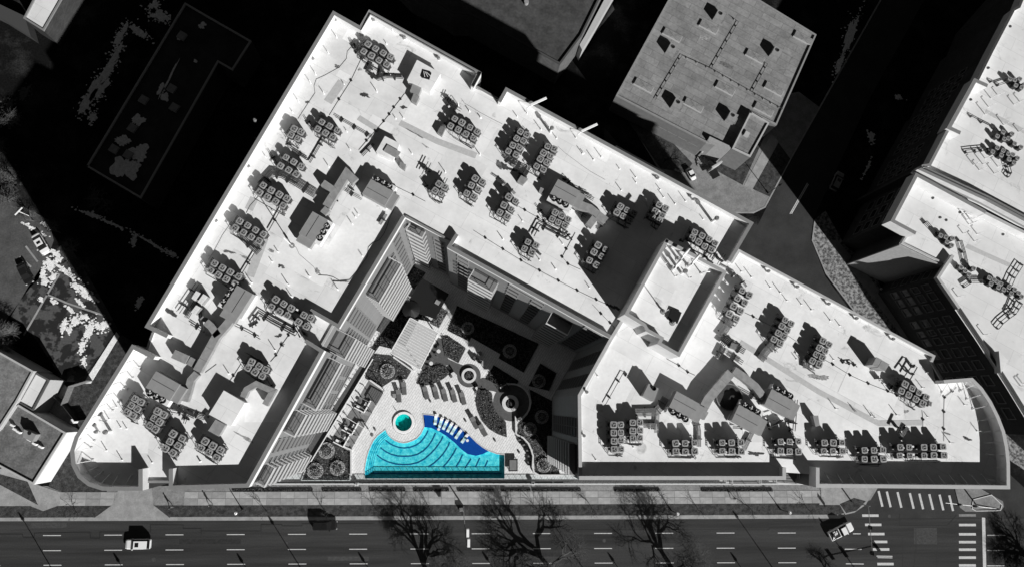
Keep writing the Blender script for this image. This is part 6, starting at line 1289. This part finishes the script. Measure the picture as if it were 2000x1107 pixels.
for o, zz, pts, n, sp, l, la in [(sm, HC, [(1400, 820), (1330, 930), (1300, 1000)], 2, .7, 'lattice pipe bridge at the right edge', True), (sm, HC, [(870, 620), (900, 720), (930, 850)], 3, .25, 'pipe run between two clusters on the stepped building', False), (sm, HC, [(900, 1010), (960, 970), (1060, 970)], 3, .3, 'pipe fan left of the long cluster', False), (sm, HC, [(570, 460), (660, 560), (740, 600)], 3, .3, 'pipes above the stepped corner', False),
                             (su, HB, [(970, 560), (1060, 610), (1160, 660), (1230, 740)], 2, .3, 'dark arm-like pipe run, top right roof', False), (su, HB, [(920, 870), (1000, 860), (1110, 850)], 2, .5, 'ladder tray on the top right roof', True), (su, HB, [(1270, 950), (1300, 1050), (1280, 1080)], 2, .5, 'pipe ladder below the lower cluster', True), (su, HB, [(1140, 260), (1200, 290), (1290, 260)], 2, .3, 'wavy pipe left of the highest cluster', False),
                             ((1780, 560, K5), HC, [(935, 440), (985, 380), (1060, 320), (1120, 280), (1190, 170)], 2, .6, 'lower lattice pipe bridge on the stepped building', True), ((1780, 560, K5), HC, [(1120, 150), (1090, 230), (1050, 290)], 2, .3, 'pipe pair above the lower lattice bridge', False)]:
    pipes2(o, zz, pts, n, sp, .07, l, la)
bi = 0; bsec = -1
for o, zz, pts in ((sm, HC, [(940, 480), (975, 465), (950, 440), (920, 440), (890, 560), (1010, 565), (985, 625)]), (su, HB, [(1190, 385), (1330, 465), (1380, 440), (1080, 550), (1240, 640), (1370, 700), (980, 985), (1060, 980), (1080, 930), (1190, 1000), (1160, 1060), (1030, 1030), (1130, 410), (1110, 485)]), ((1780, 560, K5), HC, [(780, 515), (1200, 1040), (1180, 1070), (1070, 290), (500, 105)])):
    bsec += 1
    for q in sorted(Z(*o, pts)):
        c = W(q[0], q[1], zz); a_ = random.uniform(-.2, .2); mb = MB(); hgt = random.uniform(.9, 1.7); mb.tube([(0, 0, 0), (0, 0, hgt), (.5, .1, hgt + .1)], .08, 6); o2 = mb.build('vent_pipe', M_white); o2.location = (c[0], c[1], zz); bi += 1
        tag(o2, '%s bent vent pipe from the left, %s' % (ORD[bi - (0, 7, 21)[bsec] - 1], ('stepped brick building', 'top right roof', 'stepped roof lower part')[bsec]), 'vent pipe', 'bent vent pipes on the brick building roofs')
for x, y, zz in ((1822, 387, HC), (1875, 415, HC), (1959, 458, HC), (1836, 425, HC), (1848, 430, HC), (1973, 52, HB), (1930, 133, HB), (1896, 195, HB)):
    blob('roof_stain', x, y, 3.2, 2.6, 0, zz + .02, .005, mat('soot_stain_0', .05), int(x), vb if zz == HC and y > 300 else ub, rough=.1, n=14)
mb = MB(); pd = WW([(1890, 477), (1975, 515), (1972, 523), (1885, 484)], HC); mb.prism(pd, HC + .004, HC + .02); mb.build('walkway_pad', M_pad, vb); mb = MB(); mb.prism(WW([(1926, 214), (2000, 252), (2000, 262), (1924, 221)], HB), HB + .004, HB + .02); mb.build('walkway_pad', M_pad, ub)
mb = MB(); mb.prism(WW([(1951, 685), (1955, 728), (1969, 703)], HC + 1.6), HC, HC + 1.6); tag(mb.build('roof_wedge', M_wallw), 'dark triangular wedge on the lower right roof edge', 'roof wedge')
for x, y, l in ((1721, 564, 'upper small round white bollard by the right pavement'), (1738, 585, 'lower small round white bollard by the right pavement')):
    c = W(x, y, .8); t = thing('bollard', l, 'bollard', (c[0], c[1], 0)); mb = MB(); mb.cyl(0, 0, 0, .8, .16, 12); child('post', mb.mesh('post', M_galv), t); mb = MB(); mb.ring(0, 0, .8, .86, .1, .3, 16); child('cap', mb.mesh('cap', M_white), t)

# ================================================================== VEHICLES
def car(px, py, ang, kind, paint, label, L=4.7, Wd=1.9):
    x, y = W(px, py, 1.2); t = thing('parked_car' if kind == 'parked' else ('pickup_truck' if kind == 'pickup' else 'car'), label, 'truck' if kind == 'pickup' else 'car', (x, y, .02), None, ang)
    st = {'suv': [(-.5, .82, .45, .95), (-.47, .95, .3, 1.05), (-.2, 1, .3, 1.08), (.2, 1, .3, 1.05), (.42, .96, .3, .98), (.49, .82, .4, .82)],
          'pickup': [(-.5, .9, .45, 1.1), (-.48, .97, .35, 1.12), (0, 1, .35, 1.12), (.2, 1, .35, 1.12), (.42, .97, .35, 1.08), (.5, .85, .45, .95)]}.get(kind, [(-.5, .75, .4, .85), (-.46, .92, .25, .92), (-.25, 1, .25, .96), (.2, 1, .25, .94), (.42, .93, .25, .82), (.5, .7, .35, .66)])
    mb = MB(); n = 8
    for fx, fw, z0, z1 in st:
        X = fx * L; h = Wd / 2 * fw; zm = (z0 + z1) / 2; mb.v += [(X, -h * .94, z0), (X, -h, zm), (X, -h * .97, z1 - .1), (X, -h * .8, z1), (X, h * .8, z1), (X, h * .97, z1 - .1), (X, h, zm), (X, h * .94, z0)]
    for i in range(len(st) - 1):
        for k in range(n): j = (k + 1) % n; mb.f.append((i * n + k, i * n + j, (i + 1) * n + j, (i + 1) * n + k)); mb.m.append(0)
    mb.f += [tuple(range(n)), tuple((len(st) - 1) * n + k for k in range(n - 1, -1, -1))]; mb.m += [0, 0]
    child('body', mb.mesh('body', paint, smooth=False), t)
    r0, r1, r2, r3, H = {'suv': (-.48, -.42, .12, .27, 1.75), 'pickup': (-.08, -.03, .17, .29, 1.85)}.get(kind, (-.38, -.22, .10, .27, 1.42)); zb = 1.04 if kind in ('suv', 'pickup') else .92
    mb = MB(); w0, w1 = Wd * .45, Wd * .37; mb.v = [(r0 * L, -w0, zb), (r3 * L, -w0, zb), (r3 * L, w0, zb), (r0 * L, w0, zb), (r1 * L, -w1, H - .04), (r2 * L, -w1, H - .04), (r2 * L, w1, H - .04), (r1 * L, w1, H - .04)]
    mb.f = [(0, 1, 5, 4), (1, 2, 6, 5), (2, 3, 7, 6), (3, 0, 4, 7), (4, 5, 6, 7)]; mb.m = [0] * 5; child('windows', mb.mesh('windows', M_glass), t)
    mb = MB(); mb.box((r1 + r2) / 2 * L, 0, H - .05, H, (r2 - r1) * L, w1 * 2, 0, 0, 0, .96); child('roof', mb.mesh('roof', paint), t)
    if kind == 'suv': mb = MB(); mb.box(-.02 * L, 0, H, H + .02, .7, .8); child('sunroof', mb.mesh('sunroof', M_glass), t)
    if kind == 'sedan_sun': mb = MB(); mb.box(-.04 * L, 0, H, H + .02, .55, .8); child('sunroof', mb.mesh('sunroof', M_glass), t)
    if kind == 'pickup':
        mb = MB(); mb.box(-.29 * L, 0, 1.12, 1.16, .38 * L, Wd * .82); child('bed_floor', mb.mesh('bed_floor', M_black), t); rnd = random.Random(2); mb = MB()
        for _ in range(9): mb.box(rnd.uniform(-.43, -.2) * L, rnd.uniform(-.5, .5), 1.16, 1.3, rnd.uniform(.3, .7), .16, rnd.uniform(0, 3))
        child('cargo', mb.mesh('cargo', M_white), t)
    wm = MB(); wm.v = []; 
    for a, yy in ((.31, 1), (.31, -1), (-.31, 1), (-.31, -1)):
        w = MB(); nn = 14
        for yv in (-.11, .11): w.v += [(.34 * cos(2 * pi * i / nn), yv, .34 * sin(2 * pi * i / nn)) for i in range(nn)]
        for i in range(nn): j = (i + 1) % nn; w.f.append((i, j, nn + j, nn + i)); w.m.append(0)
        w.f += [tuple(range(nn - 1, -1, -1)), tuple(range(nn, 2 * nn))]; w.m += [1, 1]; child('wheel', w.mesh('wheel', [M_tyre, M_galv]), t, (a * L, yy * Wd * .44, .34))
    for yy in (-.7, .7):
        box_part(t, 'headlight', .485 * L, yy * Wd / 2, .6, .75, .12, .3, M_leafl); box_part(t, 'taillight', -.49 * L, yy * Wd / 2, .75, .9, .1, .25, mat('tail_lens', .1)); box_part(t, 'mirror', .2 * L, yy * Wd / 2 / .7 * 1.06, 1.0, 1.12, .15, .2, paint)


car(268, 1062.5, pi, 'suv', M_carw, 'white SUV with a sunroof driving left in the street')
car(634, 1026, 0, 'suv', M_carb, 'black SUV blending with its shadow near the kerb')
car(1644, 1037, radians(24), 'pickup', M_carw, 'white pickup truck turning with cargo in the bed', 5.4, 2.0)
car(77, 476, radians(-56), 'sedan_sun', M_carw, 'white parked sedan with a sunroof in the lot')
car(46, 533, radians(-60), 'sedan', M_carb, 'black parked car below the white sedan')
car(1637, 353, radians(62), 'suv', M_carg, 'grey SUV parked in the shade on the side street')
car(1351, 339, radians(-62), 'sedan', M_carw, 'small pale car parked on the forecourt pavement', 2.9, 1.4)

# ================================================================== TREES, LAMPS, SIGNALS
def tree(px, py, h, label, seed, spread=1.0, depth=6, r0=.28, ang0=None, droop=0.0, z=0, name='bare_tree', twigs=1, fork=.35, m=M_bark, lean=None):
    rnd = random.Random(seed); x, y = W(px, py, z); t = thing(name, label, 'tree', (x, y, z), 'bare trees'); tr, cr, tw = MB(), MB(), MB()

    def grow(p, d, L, r, k):
        pts = [p]; q = p; n = 3
        for _ in range(n):
            d = (d + Vector((rnd.gauss(0, .16), rnd.gauss(0, .16), rnd.gauss(0, .06) + (.05 if k < 3 else -droop)))).normalized(); q = q + d * L / n; pts.append(q)
        (tr if k < 2 else cr).tube(pts, r, 6 if k < 3 else 3, 0, max(.02, r * .8))
        if k >= depth:
            for _ in range(twigs):
                e = (d + Vector((rnd.gauss(0, .6), rnd.gauss(0, .6), rnd.gauss(0, .35)))).normalized(); tw.tube([q, q + e * rnd.uniform(.3, .8), q + e * rnd.uniform(.9, 1.3) + Vector((0, 0, -.15))], .014, 3, 0, .007)
            return
        nb = rnd.choice((2, 3)) if k else 4
        if k >= 4: nb = 3
        for i in range(nb):
            u = d.orthogonal().normalized(); u = Matrix.Rotation(rnd.uniform(0, 6.28), 3, d) @ u; s = rnd.uniform(fork, fork + .5) * spread
            grow(pts[-1] if i < 2 else pts[-2], (d + u * s).normalized(), L * rnd.uniform(.68, .9), max(.018, r * (rnd.uniform(.62, .8) if k < 3 else rnd.uniform(.45, .6))), k + 1)
    grow(Vector((0, 0, 0)), Vector(lean or (0, 0, 1)).normalized(), h * .24, r0, 0)
    child('trunk', tr.mesh('trunk', m), t); cw = child('crown', cr.mesh('crown', m), t)
    if tw.f: child('twigs', tw.mesh('twigs', m), t, kind='stuff')


tree(846, 1134, 12.5, 'large bare tree, left one of three by the street', 3, 1.35, 7, .46, lean=(-.12, .05, 1))
tree(1080, 1116, 12.5, 'large bare tree, middle one of three by the street', 12, 1.35, 7, .46, lean=(-.12, .05, 1))
tree(1314, 1112, 12.5, 'large bare tree, right one of three by the street', 21, 1.35, 7, .46, lean=(-.12, .05, 1))
tree(2035, 1112, 10, 'bare tree at the far lower right corner', 5, 1.15, 7, .4)
tree(1618, 1122, 4, 'low twiggy tree at the bottom edge', 8, 1.1, 5, .12)
tree(1297, 317, 7, 'bare tree in the planter square by the forecourt', 15, 1.2, 5, .16, z=.1)
tree(14, 668, 6, 'dense pale twiggy tree at the left edge', 31, 1.2, 7, .16, m=mat('pale_bark', .14))
tree(180, 520, 7, 'bare tree in the shade behind the lot', 33, 1.2, 5, .16)
for i, (x, y, h) in enumerate([(118, 455, 4), (66, 432, 3.5), (20, 395, 5), (150, 490, 4), (30, 350, 5), (205, 395, 6), (40, 245, 5), (12, 300, 4)]):
    tree(x, y, h, '%s of the tangled bare shrub trees along the parking lot edge' % ORD[i], 80 + i, 1.4, 5, .1, name='bare_shrub_tree', m=mat('grey_bark', .10))
for i, (x, y) in enumerate([(150, 1001), (524, 1001), (635, 998), (737, 998), (842, 996), (1049, 994), (1157, 994), (1364, 996), (1469, 996), (1579, 995)]):
    tree(x, y, 4.2, '%s thin bare sapling from the left on the grass verge' % ORD[i], 60 + i, .8, 3, .05, name='sapling', z=.1)


def lamp(px, py, h, label, arm=0, globe=False, head=None, z=0):
    x, y = W(px, py, z) if head is None else head; t = thing('street_lamp', label, 'street lamp', (x, y, z)); mb = MB(); mb.cyl(0, 0, 0, h, .11, 8, 0, .06); mb.cyl(0, 0, 0, .5, .18, 8); child('pole', mb.mesh('pole', M_pipe), t)
    if globe:
        mb = MB(); n = 12
        for j in range(1, 6): a = pi * j / 6; mb.v += [(.32 * sin(a) * cos(2 * pi * i / n), .32 * sin(a) * sin(2 * pi * i / n), h + .3 + .32 * cos(a)) for i in range(n)]
        for j in range(4):
            for i in range(n): k = (i + 1) % n; mb.f.append((j * n + i, j * n + k, (j + 1) * n + k, (j + 1) * n + i)); mb.m.append(0)
        mb.f += [tuple(range(n - 1, -1, -1))[::-1], tuple(4 * n + i for i in range(n))[::-1]]; mb.m += [0, 0]; child('globe', mb.mesh('globe', M_lampg, smooth=True), t)
    else: mb = MB(); mb.cyl(0, 0, h, h + .9, .3, 10, 0, .12); mb.cyl(0, 0, h - .2, h, .12, 10, 0, .3); child('lantern', mb.mesh('lantern', M_black), t)


for (x, y), l in (((474, 995), 'white-globed street lamp by the driveway side'), ((1311, 996), 'white-globed street lamp above the right big tree'), ((1524, 994), 'white-globed street lamp furthest right')): lamp(x, y, 4.2, l, globe=True, z=.1)
dsh = Vector((sin(radians(AZ)), -cos(radians(AZ))))
for i, (x, y) in enumerate([(36, 998), (523, 1005), (1070, 1006), (1430, 995), (1599, 1010)]):
    h = 8.6; p = Vector(W(x, y, 0)) + dsh * ((h + .9) / math.tan(radians(EL))); lamp(0, 0, h, '%s tall lamp from the left, pole just below the frame' % ORD[i], head=(p.x, p.y))
for i, (x, y) in enumerate([(222, 1079), (463, 1080), (700, 1078), (942, 1076), (1187, 1078), (1427, 1078)]):
    h = 7.6; p = Vector(W(x, y, 0)) + dsh * ((h + .9) / math.tan(radians(EL))); lamp(0, 0, h, '%s of the shorter lamps in the far median from the left' % ORD[i], head=(p.x, p.y))
# mast arm with hanging sign
def masts(base, end, h, label, sig, name='traffic_signal'):
    b, e = Vector(W(*base, 0)), Vector(W(*end, h)); t = thing(name, label, 'traffic signal', (b.x, b.y, 0)); mb = MB(); mb.cyl(0, 0, 0, h + .6, .16, 10, 0, .1); child('pole', mb.mesh('pole', M_galv), t); d = e - b; mb = MB(); mb.tube([(0, 0, h - .2), (d.x * .1, d.y * .1, h), (d.x, d.y, h + .15)], .1, 8, 0, .06); child('mast_arm', mb.mesh('mast_arm', M_galv), t); a = atan2(d.y, d.x)
    for f in sig:
        s = thing('x', '', '') if 0 else None; mb = MB(); mb.box(d.x * f, d.y * f, h - .45, h + .65, .35, .4, a); mb.box(d.x * f, d.y * f, h - .6, h + .8, .06, .75, a + pi / 2); sh = child('signal_head', mb.mesh('signal_head', M_black), t)
        for k, cc_ in enumerate((.10, .12, .10)):
            mb = MB(); mb.cyl(d.x * f, d.y * f, h - .3 + .36 * k, h - .1 + .36 * k, .22, 10); o = bpy.data.objects.new('lens_hood', mb.mesh('lens_hood', mat('signal_lens', .1))); COL.objects.link(o); o.parent = sh
    return t, d


t, d = masts((905, 988), (911.5, 1066), 6.2, 'mast arm over the street carrying two white sign panels', [], 'sign_mast')
t['category'] = 'sign mast'
for k in (.62, .9): mb = MB(); mb.box(d.x * k + .45, d.y * k, 5.75, 6.9, .5, 1.45, 0); child('sign_panel', mb.mesh('sign_panel', M_white), t)
mb = MB(); mb.box(-.3, -.5, 0, 1.1, .9, .7, .1); child('cabinet', mb.mesh('cabinet', M_galv), t)
masts((1663, 979), (1703, 1081), 6.3, 'traffic signal mast reaching over the crosswalk, left', [.45, .98]); masts((1905, 984), (1846, 981), 6.3, 'traffic signal mast reaching left from the island', [.45, .75])
masts((1670, 1176), (1812, 1171), 6.0, 'traffic signal on the far side, below the frame', [.15, .4, 1])
for (x, y), a, h, l in (((110, 742), 0, 4.5, 'light pole by the low building corner'),):
    xw, yw = W(x, y, 0); t = thing('light_pole', l, 'street lamp', (xw, yw, 0)); mb = MB(); mb.cyl(0, 0, 0, h, .1, 8); child('pole', mb.mesh('pole', M_galv), t); mb = MB(); mb.box(-1.0, -.2, h - .1, h + .06, 1.9, .3, radians(-125)); child('lamp_head', mb.mesh('lamp_head', M_white), t)
c = W(36, 413, 4); mb = MB(); mb.box(c[0], c[1], 3.9, 4.02, 2.0, .22, radians(52)); mb.cyl(c[0], c[1], 0, 3.9, .08, 8); tag(mb.build('lot_lamp', M_white), 'white double lamp bar over the parking lot', 'street lamp')
xw, yw = W(1392, 355, 0); t = thing('billboard_sign', 'dark square board sign on the forecourt corner', 'sign', (xw, yw, .1)); mb = MB(); mb.box(-.2, 1.2, 1.6, 1.7, 1.9, 1.9, .5); child('board', mb.mesh('board', M_black), t)
for dx in (-.5, .5): mb = MB(); mb.box(dx, 1.2, 0, 1.6, .08, .08); child('post', mb.mesh('post', M_galv), t)
lamp(1500, 378, 6.0, 'street lamp on the grass corner by the side street', z=.1)
for i in range(3):
    c = W(1319 + 5.5 * i, 333 + 2 * i, .5); mb = MB(); mb.cyl(c[0], c[1], .1, .75, .3, 12); tag(mb.build('planter_pot', M_duct), '%s round pot from the left beside forecourt tree' % ORD[i], 'pot')

# ================================================================== PEOPLE
def person(px, py, ang, label, top=M_cloth, bottom=M_cloth2, stride=.3):
    x, y = W(px, py, 0); me = bpy.data.meshes.new('person')
    V = [(0, 0, .95), (0, 0, 1.2), (0, 0, 1.42), (.02, 0, 1.55), (.04, 0, 1.68), (0, .1, .9), (stride, .11, .5), (stride * .9, .11, .08), (stride * .9 + .16, .11, .04), (0, -.1, .9), (-stride * .3, -.11, .5), (-stride * 1.3, -.11, .12), (-stride * 1.3 + .14, -.11, .04),
         (0, .2, 1.4), (-.1, .26, 1.12), (.02, .28, .86), (0, -.2, 1.4), (.1, -.26, 1.12), (.28, -.26, .92)]
    E = [(0, 1), (1, 2), (2, 3), (3, 4), (0, 5), (5, 6), (6, 7), (7, 8), (0, 9), (9, 10), (10, 11), (11, 12), (2, 13), (13, 14), (14, 15), (2, 16), (16, 17), (17, 18)]
    R = [.15, .15, .16, .06, .11, .1, .075, .05, .04, .1, .075, .05, .04, .07, .05, .035, .07, .05, .035]
    me.from_pydata(V, E, []); o = bpy.data.objects.new('person', me); COL.objects.link(o); md = o.modifiers.new('s', 'SKIN'); sv = me.skin_vertices[0].data
    for i, r in enumerate(R): sv[i].radius = (r, r * (1.25 if i in (0, 1, 2) else 1))
    sv[0].use_root = True; o.modifiers.new('u', 'SUBSURF').levels = 1
    dg = bpy.context.evaluated_depsgraph_get(); m2 = bpy.data.meshes.new_from_object(o.evaluated_get(dg)); o.modifiers.clear(); o.data = m2; m2.materials.clear()
    for m in (top, bottom, M_skin): m2.materials.append(m)
    for p in m2.polygons: p.material_index = 2 if p.center.z > 1.5 else (0 if p.center.z > .92 else 1); p.use_smooth = True
    o.location = (x, y, .15); o.rotation_euler = (0, 0, ang); tag(o, label, 'person')
    mb = MB(); n = 10
    for j in range(5): a = pi / 2 * j / 4.4; mb.v += [(.03 + .125 * cos(a) * cos(2 * pi * i / n), .125 * cos(a) * sin(2 * pi * i / n), 1.7 + .13 * sin(a)) for i in range(n)]
    for j in range(4):
        for i in range(n): k = (i + 1) % n; mb.f.append((j * n + i, j * n + k, (j + 1) * n + k, (j + 1) * n + i)); mb.m.append(0)
    mb.f.append(tuple(4 * n + i for i in range(n))); mb.m.append(0); child('hair', mb.mesh('hair', M_black, smooth=True), o)


person(336, 990, 0, 'person in dark clothes walking on the pavement right of driveway'); person(413, 985, 2.9, 'person in dark top walking by the left street planter', M_cloth, M_cloth); person(1430, 971, .3, 'person in grey walking below the third south rack', M_cloth2, M_cloth)
